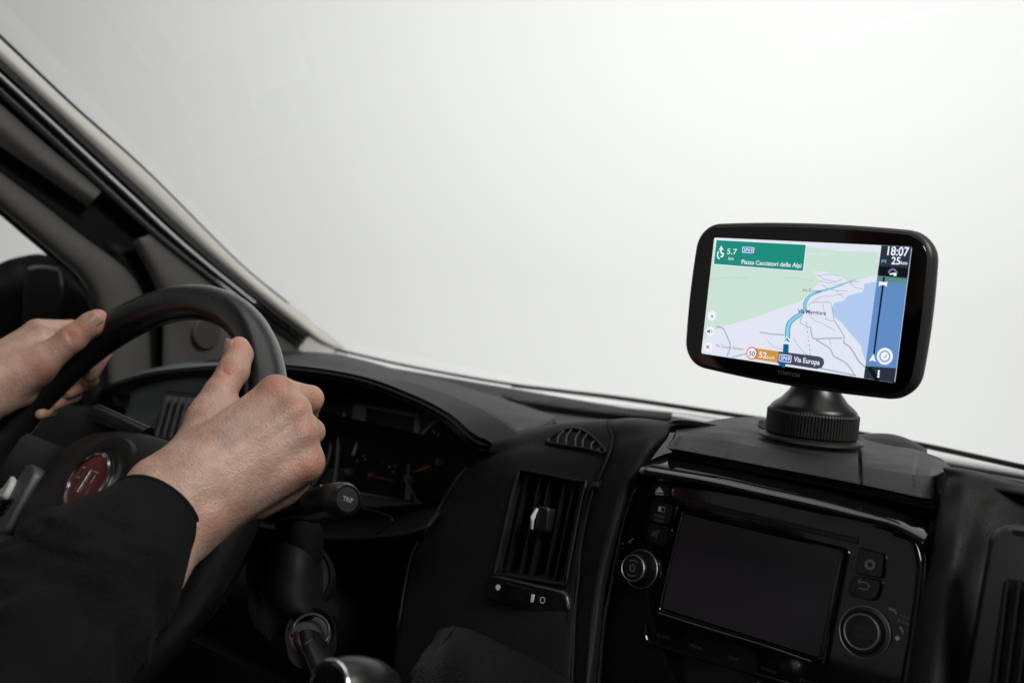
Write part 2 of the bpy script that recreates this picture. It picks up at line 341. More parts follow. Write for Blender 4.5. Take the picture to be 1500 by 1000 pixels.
loft('door_panel', [[onX(x, y, -1.19) for x, y in [(-80, 590), (0, 600), (80, 610), (165, 615)]], [onX(x, y, -1.15) for x, y in [(-80, 640), (0, 650), (80, 655), (190, 660)]], [onX(x, y, -1.15) for x, y in [(-80, 1300), (0, 1300), (80, 1300), (230, 1300)]]], BLK, dr, thick=.02)
tube('mirror_sail_edge', [onX(146, 500, -1.188), onX(138, 560, -1.185), (onX(150, 620, -1.18))], [.012, .014, .02], BLK, dr, n=10, seg=10)
mi = thing('door_mirror', onX(60, 450, -1.42), 'black door mirror outside the driver\'s side window', 'mirror')
loft('housing', [[onX(x, y, X) for x, y, X in r] for r in ([(-90, 400, -1.42), (-20, 392, -1.42), (20, 378, -1.41), (66, 373, -1.40), (105, 398, -1.38), (140, 432, -1.36)], [(-90, 450, -1.40), (-20, 450, -1.39), (30, 450, -1.38), (70, 450, -1.38), (110, 460, -1.36), (150, 470, -1.33)], [(-90, 660, -1.40), (-20, 660, -1.38), (30, 660, -1.38), (70, 660, -1.38), (110, 660, -1.36), (165, 660, -1.33)])], BLK, mi, thick=.03)
loft('mirror_glass', [[onX(x, y, -1.374) for x, y in [(40, 392), (60, 388), (88, 392)]], [onX(x, y, -1.372) for x, y in [(34, 440), (60, 440), (96, 445)]], [onX(x, y, -1.374) for x, y in [(30, 560), (60, 560), (95, 560)]]], mat('mirror_glass', (.03, .03, .03), .3), mi, nu=12, nv=12, thick=.003)

# ================================================================== DASHBOARD
da = thing('dashboard', (-.45, .62, -.3), 'black grained van dashboard with cluster hood and centre stack', 'dashboard')
# flat pad running back to the glass
Xs = np.linspace(-1.16, .5, 15)
loft('top_pad', [[(X, .715, -.170) for X in Xs], [(X, .735, -.142) for X in Xs], [(X, .85, -.136) for X in Xs], [(X, ws_base_y(X) - .12, -.137 - .007 * min(1, max(0, (X + .6) / .5))) for X in Xs], [(X, ws_base_y(X) - .02, -.1385 - .007 * min(1, max(0, (X + .6) / .5)) + .02 * max(0, (XC - X) / .92) ** 2) for X in Xs], [(X, ws_base_y(X) + .0, -.17) for X in Xs]], PLS, da, nu=60, nv=40, thick=.004)
loft('demister_slot', [[onZ(x, y, -.130) for x, y in [(735, 577), (860, 591), (985, 604)]], [onZ(x, y, -.129) for x, y in [(745, 584), (862, 598), (980, 610)]], [onZ(x, y, -.131) for x, y in [(765, 590), (864, 603), (975, 614)]]], BLK, da, nu=20, nv=6, thick=.002)
# instrument hood
HL = [(150, 575, .60), (215, 556, .60), (290, 548, .60), (360, 545, .60), (430, 548, .60), (520, 563, .60), (600, 592, .605), (650, 618, .61), (685, 644, .62), (712, 653, .64), (750, 642, .69), (808, 616, .80)]
HF = [(150, 555, .88), (215, 538, .90), (290, 525, .92), (360, 518, .93), (420, 515, .94), (500, 520, .94), (600, 546, .93), (665, 562, .92), (705, 574, .92), (745, 586, .92), (780, 598, .91), (814, 611, .88)]
HM = [((a[0] + b[0]) / 2 + 3, (a[1] * .62 + b[1] * .38) - 3, (a[2] * .72 + b[2] * .28)) for a, b in zip(HL, HF)]
HM2 = [((a[0] * .35 + b[0] * .65), (a[1] * .22 + b[1] * .78) - 1, (a[2] * .45 + b[2] * .55)) for a, b in zip(HL, HF)]
hl = [onY(*p) for p in HL]
loft('instrument_hood', [[p + (0, .07, -.004) for p in hl], [p + (0, .016, -.002) for p in hl], [p + (0, .003, .0005) for p in hl], [p + np.array((0, .002, .0065)) * k for p, k in zip(hl, [1] * 8 + [.7, .35, .08, 0])], [onY(*p) for p in HM], [onY(*p) for p in HM2], [onY(*p) for p in HF], [onY(*p) + (0, .01, -.02) for p in HF]], PLS, da, nu=90, nv=60, thick=.006, bevel=0)
# centre stack fascia, left of the radio; the vent opening is a real hole
YS = [.675, .64, .625, .617, .603, .592, .58, .55]
c4 = [(897, 614), (898, 645), (882, 690), (865, 730), (851, 800), (847, 850), (842, 900), (838, 1010)]
c3 = [(855, 616), (868, 655), (860, 705), (852, 738), (840, 800), (830, 856), (826, 900), (815, 1010)]
c2 = [(790, 626), (776, 655), (762, 688), (752, 722), (738, 785), (726, 840), (718, 890), (700, 1010)]
c1 = [(745, 643), (735, 665), (722, 695), (708, 735), (690, 790), (680, 840), (672, 890), (650, 1010)]
c0 = [(708, 660), (692, 676), (672, 700), (650, 735), (626, 775), (605, 810), (590, 880), (570, 1010)]
rows = [[onY(*c[i], YS[i] + dy) for c, dy in ((c0, .01), (c1, 0), (c2, -.003), (c3, -.003), (c4, 0))] for i in range(8)]
rows = [[p + (0, .10, -.012) for p in rows[0]]] + rows
NV, NU = 97, 65
def vskip(v, u): return 3 / 8 <= v + 1e-6 and v < 6 / 8 - 1e-6 and 2 / 4 <= u + 1e-6 and u < 3 / 4 - 1e-6
GF = grid(rows, NU, NV)
ff = obj('fascia', GF.reshape(-1, 3), orient(GF, gfaces(NV, NU, vskip)), PLA, da, solid=.004)
loft('cluster_surround', [[p for p in cr(GF[12:90, 0], 12)], [p + (-.012, .05, 0) for p in cr(GF[12:90, 0], 12)], [p + (-.02, .12, -.0) for p in cr(GF[12:90, 0], 12)]], PLS, da, nu=30, nv=10, thick=.003)
tube('fascia_seam', [p + (0, -.0004, 0) for p in cr(GF[14:, -1], 30)], .0014, BLK, da, n=8)
# centre band between seam and radio
b1 = [(925, 612), (925, 641), (906, 688), (889, 730), (871, 800), (862, 855), (858, 905), (850, 1010)]
b2 = [(960, 616), (950, 640), (928, 682), (909, 722), (888, 795), (875, 855), (868, 910), (860, 1010)]
b3 = [(992, 622), (972, 644), (948, 676), (927, 716), (905, 775), (889, 840), (880, 895), (868, 1010)]
rows2 = [[onY(*c[i], YS[i] + dy + .01) for c, dy in ((c4, -.008), (b1, -.013), (b2, -.016), (b3, -.004), ([(x + 4, y) for x, y in b3], .035))] for i in range(8)]
rows2 = [[p + (0, .10, -.012) for p in rows2[0]]] + rows2
loft('centre_band', rows2, PLA, da, nu=30, nv=80, thick=.004)
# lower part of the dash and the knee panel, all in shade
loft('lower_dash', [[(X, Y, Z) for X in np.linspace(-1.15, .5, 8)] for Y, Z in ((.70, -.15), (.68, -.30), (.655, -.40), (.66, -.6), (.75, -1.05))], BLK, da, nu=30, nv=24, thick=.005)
loft('binnacle_floor', [[onY(*p) for p in r] for r in ([(430, 735, .72), (500, 735, .72), (560, 735, .72), (640, 735, .70)], [(430, 750, .66), (500, 748, .66), (575, 750, .65), (645, 745, .625)], [(430, 770, .62), (500, 775, .61), (570, 778, .60), (636, 757, .605)], [(430, 790, .60), (500, 793, .59), (575, 788, .585), (622, 778, .595)], [(430, 830, .62), (500, 830, .62), (575, 815, .62), (615, 800, .63)])], PLS, da, nu=30, nv=24, thick=.003)
tube('binnacle_lip', [onY(532, 744, .60), onY(556, 751, .598), onY(572, 757, .596), onY(573, 764, .594), onY(552, 781, .592)], .0012, PLS, da, n=8, seg=24)
# corner of the dash at far left with its own vent
lv = loft('corner_panel', [[onY(*p) for p in r] for r in ([(170, 560, .66), (205, 545, .66), (260, 533, .66), (330, 530, .66)], [(190, 575, .62), (215, 556, .62), (260, 545, .62), (330, 540, .62)], [(185, 600, .61), (225, 590, .61), (260, 575, .61), (330, 570, .61)], [(170, 640, .60), (215, 640, .60), (260, 650, .60), (330, 650, .60)])], TEAL, da, nu=20, nv=20, thick=.004)
fcv = Frame(onY(262, 610, .592), (1, 0, 0), (.05, .15, 1))
pplate('corner_vent_frame', fcv, [(245, 572), (310, 580), (300, 650), (226, 632)], -.004, .002, SMOOTHB, da, bev=.001, r=.004)
for k in range(6):
    x0 = 252 + k * 10; pplate('corner_vent_slat', fcv, [(x0, 580 + k), (x0 + 3, 581 + k), (x0 - 13, 640 + k), (x0 - 16, 639 + k)], .002, .008, GREYP, da, bev=.0004)
# ---- centre air vent
av = thing('air_vent', onY(795, 770, .60), 'tall slatted air vent left of the radio, with silver-tipped tab', 'air vent', None)
p00, p01, p11, p10 = [np.array(GF[int(v * (NV - 1)), int(u * (NU - 1))]) for v, u in ((3 / 8, .5), (3 / 8, .75), (6 / 8, .75), (6 / 8, .5))]
ve = lambda v, u: GF[int(round(v * (NV - 1))), int(round(u * (NU - 1)))]
mb = MB(); D = np.array([.0, .045, .004])
vs = np.linspace(3 / 8, 6 / 8, 19); us = np.linspace(.5, .75, 9)
edge = [ve(v, .5) for v in vs] + [ve(6 / 8, u) for u in us[1:]] + [ve(v, .75) for v in vs[::-1][1:]] + [ve(3 / 8, u) for u in us[::-1][1:-1]]
n = len(edge); mb.add(edge + [e + D for e in edge], [[i, (i + 1) % n, n + (i + 1) % n, n + i] for i in range(n)] + [list(range(n, 2 * n))]); mb.build('housing', BLK, av, solid=.001)
fin = np.array([0, -.0012, .0])
V, Fc = tube_g([e + fin for e in edge] + [edge[0] + fin], .0013, 8, cap=False); obj('frame', V, Fc, PLS, av)
for k in range(1, 7):
    u = .5 + .25 * k / 6.7; top = [ve(v, u) for v in vs]
    a = [p + (.0, .0035, 0) for p in top]; b = [p + (.0, .022, 0) for p in top]; L = len(a); s = np.array([.0007, 0, 0])
    V = [p - s for p in a] + [p + s for p in a] + [p + s for p in b] + [p - s for p in b]
    Fc = [[q * L + i, ((q + 1) % 4) * L + i, ((q + 1) % 4) * L + i + 1, q * L + i + 1] for q in range(4) for i in range(L - 1)] + [[0, L, 2 * L, 3 * L], [L - 1, 2 * L - 1, 3 * L - 1, 4 * L - 1]]
    obj('slat', V, Fc, SMOOTHB, av)
for k in range(3):
    v = 3 / 8 + (k + 1) * 3 / 32; tube('cross_slat', [ve(v, .5) + (0, .028, 0), ve(v, .75) + (0, .028, 0)], .0016, BLK, av, n=6)
fv = Frame(ve(.51, .62) + (0, -.004, 0), (1, 0, 0), (0, math.sin(math.radians(13)), math.cos(math.radians(13))))
tab = pplate('tab', fv, [(790, 741), (807, 743), (804, 780), (785, 777)], -.012, .003, SMOOTHB, av, bev=.001, r=.003)
V, Fc = tube_g([fv.p(*fv.px(791, 745), .0035), fv.p(*fv.px(786, 760), .0052), fv.p(*fv.px(783, 775), .0035)], [.0012, .0021, .0012], 10, seg=12, flat=.8)
obj('silver_tip', V, Fc, mat('silver_paint', (.55, .55, .54), .4), tab)
# vent thumbwheel panel
fw = Frame(onY(770, 868, .581), (1, 0, 0), (0, .22, 1)); fw.n = np.cross(fw.u, fw.v)
pan = pplate('wheel_panel', fw, [(712, 843), (728, 842), (832, 866), (838, 905), (800, 905), (712, 876)], -.008, .002, SMOOTHB, av, bev=.0015, r=.006)
c = fw.px(732, 860); plate('open_mark', fw, ringpts(c, .0022, 24)[:-1], .002, .0023, WHITEP, pan)
c = fw.px(797.5, 878.5); V, Fc = stroke_g(fw, ringpts(c, .0021, 26), .0006, .0024); obj('closed_mark', V, Fc, WHITEP, pan, smooth=False)
pplate('bar_mark', fw, [(785, 870), (788.5, 870.5), (787, 882), (783.5, 881.5)], .0045, .0055, WHITEP, pan)
mb = MB()
for k in range(15):
    t = k / 14; x = 744 + 38 * t; y = 858 + 10 * t; c = fw.px(x, y + 5)
    mb.add(*plate_g(fw, [(c[0] - .0006, c[1] - .005), (c[0] + .0005, c[1] - .005), (c[0] + .0012, c[1] + .005), (c[0] + .0001, c[1] + .005)], .001, .0045 + .0018 * math.sin(math.pi * t), .0003))
mb.build('thumbwheel', SMOOTHB, av)
# ---- small side-glass demister grille on the shoulder
sv = thing('demister_vent', onZ(845, 645, -.10), 'small leaf-shaped ribbed demister grille on top of the centre stack', 'air vent')
def surf(px_, py_, lift=0.0):                    # point of the fascia under a pixel
    V = GF[12:].reshape(-1, 3); q = RW.T @ V.T; x = 750 + F_PX * q[0] / q[2]; y = 500 - F_PX * q[1] / q[2]
    d = (x - px_) ** 2 + (y - py_) ** 2; i = np.argsort(d)[:4]; wt = 1 / (d[i] + .5); z = (q[2][i] * wt).sum() / wt.sum()
    return A(px_, py_, z - lift)
top_c = [(799, 646), (815, 635), (834, 628), (852, 630), (868, 640), (884, 656), (886, 661)]
bot_c = [(799, 647.5), (820, 651), (845, 655), (862, 658), (874, 661), (884, 664), (886.5, 662.5)]
loft('grille_well', [[surf(x, y, .0010) for x, y in top_c], [surf(x, y, .0010) for x, y in bot_c]], BLK, sv, nu=24, nv=6, thick=.0006)
rim = [surf(x, y, .0022) for x, y in top_c] + [surf(x, y, .0022) for x, y in bot_c[::-1][1:]]
V, Fc = tube_g(rim, .0013, 8, seg=60); obj('rim', V, Fc, PLS, sv)
for k in range(1, 8):
    t = k / 8; ta = np.array(cr([(*p, 0) for p in top_c], 60)[int(52 * t) + 3][:2]); ba = (ta[0] - 12 + 8 * t, None)
    bx = ta[0] - 13 + 9 * t; by = np.interp(bx, [p[0] for p in bot_c[:6]], [p[1] for p in bot_c[:6]])
    if bx < 803: bx = 803; by = 649
    m_ = ((ta[0] + bx) / 2 - 3.5, (ta[1] + by) / 2 - 1)
    tube('rib', [surf(ta[0], ta[1], .0024), surf(*m_, .0028), surf(bx, by, .0024)], .0010, LIDM, sv, n=6, seg=8)
# ---- lid / tray on top of the stack
ld = thing('dash_tray_lid', (-.28, .68, -.1), 'grained trapezoid storage lid under the sat nav mount', 'lid')
rdg = [(990, 636), (1062, 645), (1140, 661), (1205, 673), (1270, 684), (1366, 699)]
low = [(976, 655), (1056, 670), (1140, 686), (1205, 698), (1270, 711), (1368, 732)]
def lidrow(P, Y): return [onY(x, y, Y) for x, y in P]
R1 = lidrow(rdg, .655); R0 = lidrow(low, .632); zt = np.mean([p[2] for p in R1])
back = [(1020, 620), (1066, 612), (1120, 611), (1190, 622), (1268, 637), (1374, 668)]
R2 = [p * .75 + onZ(*b, -.0955) * .25 for p, b in zip(R1, back)]; R2[-1] = onZ(1392, 688, -.0955)
R4 = [onZ(x, y, -.0975) for x, y in back]
def llin(name, rows, m, nu=30, **k):
    G = np.array([cr(r, nu) for r in rows]); Fc = orient(G, gfaces(len(rows), nu)); return obj(name, G.reshape(-1, 3), Fc, m, ld, solid=.004, bevel=.0022, sharp=28)
def seg_(R, a, b):
    C = cr(R, 61); return [C[int(round(60 * t))] for t in np.linspace(a, b, 7)]
E0 = onZ(1393, 683, -.0965)
for a, b, nm in ((0, .213, 'lid_panel'), (.2165, .7735, 'lid_panel'), (.777, 1, 'lid_panel')):
    r0, r1, r4 = seg_(R0, a, b), seg_(R1, a, b), seg_(R4, a, b)
    if b == 1:
        r0 = r0[:-1] + [R0[-1] * .8 + (E0 + (0, 0, -.018)) * .2, E0 + (0, 0, -.018)]; r1 = r1[:-1] + [R1[-1] * .8 + E0 * .2, E0]; r4 = r4[:-1] + [r4[-1] * .8 + E0 * .2, r4[-1] * .4 + E0 * .6]
    if a == 0:
        L0 = R4[0] + (-.006, -.02, 0); r0 = [L0 + (0, 0, -.018)] + r0; r1 = [L0] + r1; r4 = [L0 * .5 + R4[0] * .5] + r4
    llin(nm, [[p + (0, .05, -.05) for p in r0], [p + (0, .012, -.005) for p in r0], r0, r1, r4, [p + (0, .010, -.02) for p in r4]], LIDM)
loft('lid_underside', [[p + (0, .006, -.006) for p in r] for r in (R0, R1, R4)], BLK, ld, nu=30, nv=30, thick=.002)
mnd = [(1252, 637), (1280, 634), (1310, 636), (1336, 645), (1358, 658)]
loft('rear_mound', [[onY(x, y + 6, .90) for x, y in mnd], [onY(x, y, .86) for x, y in mnd], [onY(x, y + 5, .83) for x, y in mnd], [onY(x - 2, y + 24, .80) for x, y in mnd]], PLS, ld, nu=24, nv=16, thick=.004)
# ---- right side of the dash
YR = [.66, .635, .62, .60, .585, .565, .54]
ra = [(1392, 684), (1391, 700), (1380, 735), (1374, 775), (1366, 830), (1348, 900), (1332, 1010)]
rb = [(1412, 686), (1410, 702), (1402, 738), (1396, 778), (1388, 830), (1372, 900), (1356, 1010)]
rc = [(1432, 691), (1440, 716), (1426, 745), (1418, 785), (1408, 835), (1394, 900), (1380, 1010)]
rd = [(1470, 702), (1475, 722), (1456, 748), (1436, 790), (1424, 840), (1412, 905), (1400, 1010)]
re_ = [(1520, 716), (1520, 731), (1500, 752), (1458, 795), (1445, 845), (1432, 910), (1420, 1010)]
rg = [(1600, 736), (1600, 750), (1560, 765), (1500, 800), (1480, 850), (1465, 915), (1450, 1010)]
rows3 = [[onY(*c[i], YR[i] + dy) for c, dy in (([(x - 5, y) for x, y in ra], .045), (ra, .0), (rb, -.012), (rc, -.008), (rd, .004), (re_, .012), (rg, .012))] for i in range(7)]
rows3 = [[p + (0, .12, -.02) for p in rows3[0]]] + rows3
loft('passenger_fascia', rows3, PLA, da, nu=50, nv=60, thick=.004)
loft('top_slot', [[onY(*p, .66) for p in [(1432, 692), (1470, 703), (1530, 719)]], [onY(*p, .635) for p in [(1441, 713), (1475, 718), (1530, 728)]]], BLK, da, nu=10, nv=5, thick=.002)
pv = thing('passenger_air_vent', onY(1500, 880, .57), 'dark recessed air vent cut by the right edge of the photograph', 'air vent')
fp = Frame(onY(1490, 880, .55), (1, 0, 0), (0, .23, 1))
hous = pplate('housing', fp, [(1452, 778), (1482, 766), (1620, 790), (1590, 1040), (1405, 1040)], -.02, .004, SMOOTHB, pv, bev=.003, r=.012)
inn = pplate('opening', fp, [(1474, 846), (1620, 870), (1600, 1030), (1448, 1030)], .004, .0052, BLK, pv, bev=.0005, r=.004)
for k in range(6):
    x0 = 1482 + k * 17; pplate('slat', fp, [(x0, 850 + 3 * k), (x0 + 4, 851 + 3 * k), (x0 - 18, 1030), (x0 - 22, 1030)], .005, .012, SMOOTHB, pv, bev=.0005)
pplate('upper_slot', fp, [(1487, 776), (1600, 798), (1600, 806), (1487, 784)], .004, .005, BLK, pv)

# ================================================================== RADIO
lean = math.radians(13); yaw = math.radians(1.5)
fr = Frame((-.299, .626, -.184), (math.cos(yaw), math.sin(yaw), 0), (0, math.sin(lean), math.cos(lean)))
ra_ = thing('car_radio', fr.p(0, -.06), 'glossy piano-black touchscreen radio in the centre stack', 'car radio')
Wp = 0.0
pplate('front_panel', fr, [(945, 688), (1150, 728), (1335, 786), (1353, 830), (1347, 900), (1330, 1060), (868, 1060), (884, 880), (903, 790), (922, 735)], -.012, -.004, PIANO, ra_, bev=.001, r=.008, wp=-.004)
# bullnose strip above: a convex profile carried along the top
uL, vL = fr.px(958, 658); uR, vR = fr.px(1374, 752)
topu = [fr.px(*p, .016) for p in [(957, 656), (1056, 674), (1140, 692), (1205, 704), (1270, 722), (1330, 740), (1378, 757)]]
botu = [fr.px(*p, .016) for p in [(944, 700), (1040, 715), (1120, 732), (1190, 748), (1255, 763), (1312, 777), (1360, 806)]]
rows4 = []
for t, wv in ((-.10, -.030), (0, -.021), (.15, -.011), (.35, -.0005), (.55, .0075), (.72, .0120), (.88, .0135), (.97, .0115), (1.0, .005), (1.01, -.006), (1.02, -.020)):
    rows4.append([fr.p(*(a * (1 - t) + b * t), wv + .013) for a, b in zip(topu, botu)])
loft('top_trim', rows4, PIANO, ra_, nu=60, nv=60, thick=.0015)
rim = [(875, 1000), (884, 905), (897, 840), (911, 770), (926, 722), (940, 704)]
tube('side_trim', [fr.p(*fr.px(*p), .000) for p in rim], .0028, PIANO, ra_, n=12, seg=40)
rimr = [(1312, 778), (1334, 786), (1346, 803), (1350, 840), (1340, 920), (1325, 1010)]
tube('side_trim', [fr.p(*fr.px(*p), .001) for p in rimr], .0030, PIANO, ra_, n=12, seg=40)
# screen and its raised frame
fm = pplate('screen_bezel', fr, [(992, 743), (1241, 803), (1208, 975), (961, 900)], -.004, .0012, GLASSB, ra_, bev=.0012, r=.004)
scr = pplate('touchscreen', fr, [(1000, 752), (1232, 808), (1200, 962), (972, 890)], .0012, .0016, LCD, ra_, r=.0015)
q = [fr.px(*p) for p in [(1002, 748), (1237, 804), (1204, 968), (967, 895)]]
qq = rnd(q, .004, 6); V, Fc = tube_g([fr.p(*p, .0016) for p in qq + [qq[0]]], .0011, 8, cap=False); obj('screen_rim', V, Fc, PIANO, ra_)
V, Fc = tube_g([fr.p(*fr.px(*p), .001) for p in [(966, 899), (1040, 922), (1120, 946), (1190, 970)]], .0018, 10, seg=20); obj('lower_lip', V, Fc, PIANO, ra_)
pplate('disc_slot', fr, [(996, 727), (1256, 788), (1254, 796), (994, 734)], -.004, -.0030, SMOOTHB, ra_, bev=.0004, r=.001)
# buttons
bt = pplate('button', fr, [(958, 707), (981, 711), (979, 728), (954, 723)], -.004, .000, SMOOTHB, ra_, bev=.0006, r=.002)
pplate('eject_icon', fr, [(966, 712), (972.5, 721.5), (960, 720.5)], .000, .0003, WHITEP, bt)
pplate('eject_bar', fr, [(960, 722), (972, 723.5), (972, 725), (960, 723.5)], .000, .0003, WHITEP, bt)
bt = pplate('button', fr, [(955, 732), (987, 738), (981, 769), (948, 762)], -.004, .000, SMOOTHB, ra_, bev=.0006, r=.003)
bt2 = pplate('button', fr, [(947.5, 764), (980.5, 771), (975, 800), (957, 795), (944, 788)], -.004, .000, SMOOTHB, ra_, bev=.0006, r=.003)
V, Fc = stroke_g(fr, [fr.px(*p) for p in [(965.5, 741.5), (974.5, 743), (973.5, 749.5), (964.5, 748), (965.5, 741.5)]], .0004, .0004); obj('screen_icon', V, Fc, WHITEP, bt, smooth=False)
pplate('screen_icon_fill', fr, [(965.5, 741.5), (969, 742), (968, 748.5), (964.5, 748)], 0, .0003, WHITEP, bt)
text('SCREEN', fr, fr.px(958, 755), .0085, .0018, .0003, DIMP, bt, rot=-.03)
text('ON/OFF', fr, fr.px(958, 762), .0078, .0018, .0003, DIMP, bt, rot=-.03)
mb = MB(); ic = fr.px(960, 781)
for P in ([(-.002, -.001), (-.0005, -.001), (.0018, -.003), (.0018, .003), (-.0005, .001), (-.002, .001), (-.002, -.001)], [(-.0035, -.0025), (.0035, .0025)]):
    mb.add(*stroke_g(fr, [(ic[0] + a, ic[1] + b) for a, b in P], .0004, .0004))
mb.build('mute_icon', DIMP, bt2, smooth=False)
bt = pplate('button', fr, [(1258, 800), (1296, 811), (1292, 847), (1252, 840)], -.004, .000, SMOOTHB, ra_, bev=.0006, r=.003)
g0 = fr.px(1274.5, 826.5); P = []
for k in range(48): a = 2 * math.pi * k / 48; P.append((g0[0] + (.0037 if (k // 3) % 2 else .0030) * math.cos(a), g0[1] + (.0037 if (k // 3) % 2 else .0030) * math.sin(a)))
P.append(P[0]); V, Fc = stroke_g(fr, [(g0[0] + (p[0] - g0[0]) * .75, g0[1] + (p[1] - g0[1]) * .75) for p in P], .0014, .0004); obj('gear_icon', V, Fc, DIMP, bt, smooth=False)
bt = pplate('button', fr, [(1251.5, 842), (1291.5, 849.5), (1286, 872), (1277, 880), (1246, 872), (1241, 862)], -.004, .000, SMOOTHB, ra_, bev=.0006, r=.003)
mb = MB(); mb.add(*stroke_g(fr, [fr.px(*p) for p in [(1258, 851), (1270, 853), (1274, 858), (1270, 863), (1258, 861)]], .0008, .0004))
mb.add(*stroke_g(fr, [fr.px(*p) for p in [(1262, 847), (1257, 851), (1261, 855)]], .0006, .0004)); mb.build('back_icon', DIMP, bt, smooth=False)
# rotary knobs
def knob(cx, cy, cap_c, r0, r1, h, label):
    c = fr.px(cx, cy, -.002); o = fr.p(*c, -.003); cc = fr.px(*cap_c, h); top = fr.p(*cc, h); ax = fr.n
    mb = MB(); N = 96; V = []; prof = [(r0 * .97, 0), (r0 * .97, .001), (r1 + .0025, .0012), (r1 + .0016, h * .35), (r1 + .0008, h * .96), (r1, h)]
    for i, (r, z) in enumerate(prof):
        for k in range(N):
            a = 2 * math.pi * k / N; q = r + (.00035 if (k % 2 and 2 < i < 5) else 0); V.append(o + fr.u * q * math.cos(a) + fr.v * q * math.sin(a) + ax * z)
    Fc = [[i * N + k, i * N + (k + 1) % N, (i + 1) * N + (k + 1) % N, (i + 1) * N + k] for i in range(len(prof) - 1) for k in range(N)] + [[(len(prof) - 1) * N + k for k in range(N)]]
    kn = obj('knob', V, Fc, SMOOTHB, ra_)
    tag(kn, label)
    def ring(nm, r, t, z, m):
        P = [o + fr.u * r * math.cos(a) + fr.v * r * math.sin(a) + ax * z for a in np.linspace(0, 2 * math.pi, 61)]
        V, Fc = tube_g(P, t, 8, ref=ax, cap=False); return obj(nm, V, Fc, m, kn)
    ring('base_ring', r0, .0005, .0006, SAT); ring('cap_ring', r1 - .0002, .0006, h, SAT)
    plate('cap', Frame(o, fr.u, fr.v), ringpts((0, 0), r1 - .0008, 48)[:-1], h, h + .0006, SMOOTHB, kn, bev=.0003)
    return kn, Frame(o + ax * (h + .0007), fr.u, fr.v)
kn, fk = knob(938, 833, (927, 829), .0138, .0094, .012, 'left volume knob with power symbol and thin silver rings')
mb = MB(); mb.add(*stroke_g(fk, ringpts((0, 0), .0022, 24, math.radians(120), math.radians(420)), .0004, .0002)); mb.add(*stroke_g(fk, [(0, .0006), (0, .0032)], .0004, .0002))
mb.add(*stroke_g(fk, ringpts((0, 0), .0056, 20, math.radians(50), math.radians(130)), .0003, .0002)); mb.add(*stroke_g(fk, ringpts((0, 0), .0056, 20, math.radians(235), math.radians(315)), .0003, .0002)); mb.build('power_icon', DIMP, kn, smooth=False)
kn, fk = knob(1266, 925, (1261, 923), .0158, .0108, .007, 'right browse knob with wide silver rings')
text('BROWSE', fk, (0, .0022), .009, .0017, .0002, FAINT, kn, align='c'); text('ENTER', fk, (0, -.0022), .0085, .0022, .0002, FAINT, kn, align='c')
text('VOLUME', fr, fr.px(896, 793), .0090, .0020, -.0032, WHITEP, ra_, rot=-.02)
for P in ([(918, 794), (923, 789), (926, 788)], [(904, 808), (906, 803), (910, 801)]):
    V, Fc = stroke_g(fr, [fr.px(*p) for p in P], [.0016, .0010, .0003], -.0030); obj('arrow_mark', V, Fc, DIMP, ra_, smooth=False)
text('TUNE', fr, fr.px(1315, 902), .0065, .0017, -.003, DIMP, ra_); text('SCROLL', fr, fr.px(1312, 910), .0085, .0017, -.003, DIMP, ra_)
for P in ([(1300, 890), (1308, 893), (1312, 899)], [(1316, 917), (1320, 923), (1321, 929)]):
    V, Fc = stroke_g(fr, [fr.px(*p) for p in P], [.0020, .0014, .0006], -.0030); obj('arrow_mark', V, Fc, DIMP, ra_, smooth=False)
plate('marker_dot', fr, ringpts(fr.px(1312.5, 934), .0013, 20)[:-1], -.004, -.0026, WHITEP, ra_)
for s, x, y, wd in (('RADIO', 960, 931, .0105), ('MEDIA', 1007, 946, .0105), ('TRIP', 1063, 964, .0075), ('PHONE', 1112, 980, .011), ('MORE', 1170, 998, .009)):
    text(s, fr, fr.px(x, y), wd, .0024, -.0028, FAINT, ra_)
lowp = [(943, 915), (945, 935), (955, 943), (1060, 975), (1190, 1012)]
V, Fc = tube_g([fr.p(*fr.px(*p), -.003) for p in lowp], .0012, 8, seg=30); obj('button_row_trim', V, Fc, PIANO, ra_)
# ================================================================== INSTRUMENT CLUSTER
fc = Frame(onY(580, 680, .70), (1, .0, 0), (0, .35, 1))
ic = thing('instrument_cluster', fc.p(0, -.06), 'unlit instrument cluster with red needles under the hood', 'instrument cluster')
pplate('face', fc, [(405, 560), (720, 620), (720, 800), (405, 800)], -.01, 0, CLUS, ic)
def dial(cpx, r, needle, parts=None):
    c = fc.px(*cpx); V, Fc = tube_g([fc.p(*p, .004) for p in ringpts(c, r, 60)], .0016, 8, ref=fc.n, cap=False); d = obj('dial', V, Fc, BEZG, ic)
    plate('dial_face', fc, ringpts(c, r * .97, 48)[:-1], 0, .0012, BLK, d)
    mb = MB()
    for k in range(25):
        a = math.radians(230 - k * 280 / 24); l = .80 if k % 4 == 0 else .87
        mb.add(*stroke_g(fc, [(c[0] + r * l * math.cos(a), c[1] + r * l * math.sin(a)), (c[0] + r * .93 * math.cos(a), c[1] + r * .93 * math.sin(a))], .0008, .0016))
    mb.build('ticks', DIMP, d, smooth=False)
    e = fc.px(*needle); V, Fc = stroke_g(fc, [c, e], [.0026, .0014], .006); obj('needle', V, Fc, REDN, d, smooth=False, solid=.001)
    k = lathe('needle_cap', fc.p(*c, .002), fc.n, [(r * .16, 0), (r * .16, .006), (r * .13, .009), (.001, .010)], SMOOTHB, d); 
    return d, c
d, c = dial((655, 678), .046, (611, 693))
for i, s in enumerate(('1', '2', '3', '4', '5', '6')):
    a = math.radians(215 - i * 42); text(s, fc, (c[0] + .033 * math.cos(a), c[1] + .033 * math.sin(a)), 0, .004, .0018, DIMP, d, align='c', name='numeral')
dial((445, 665), .046, (430, 700))
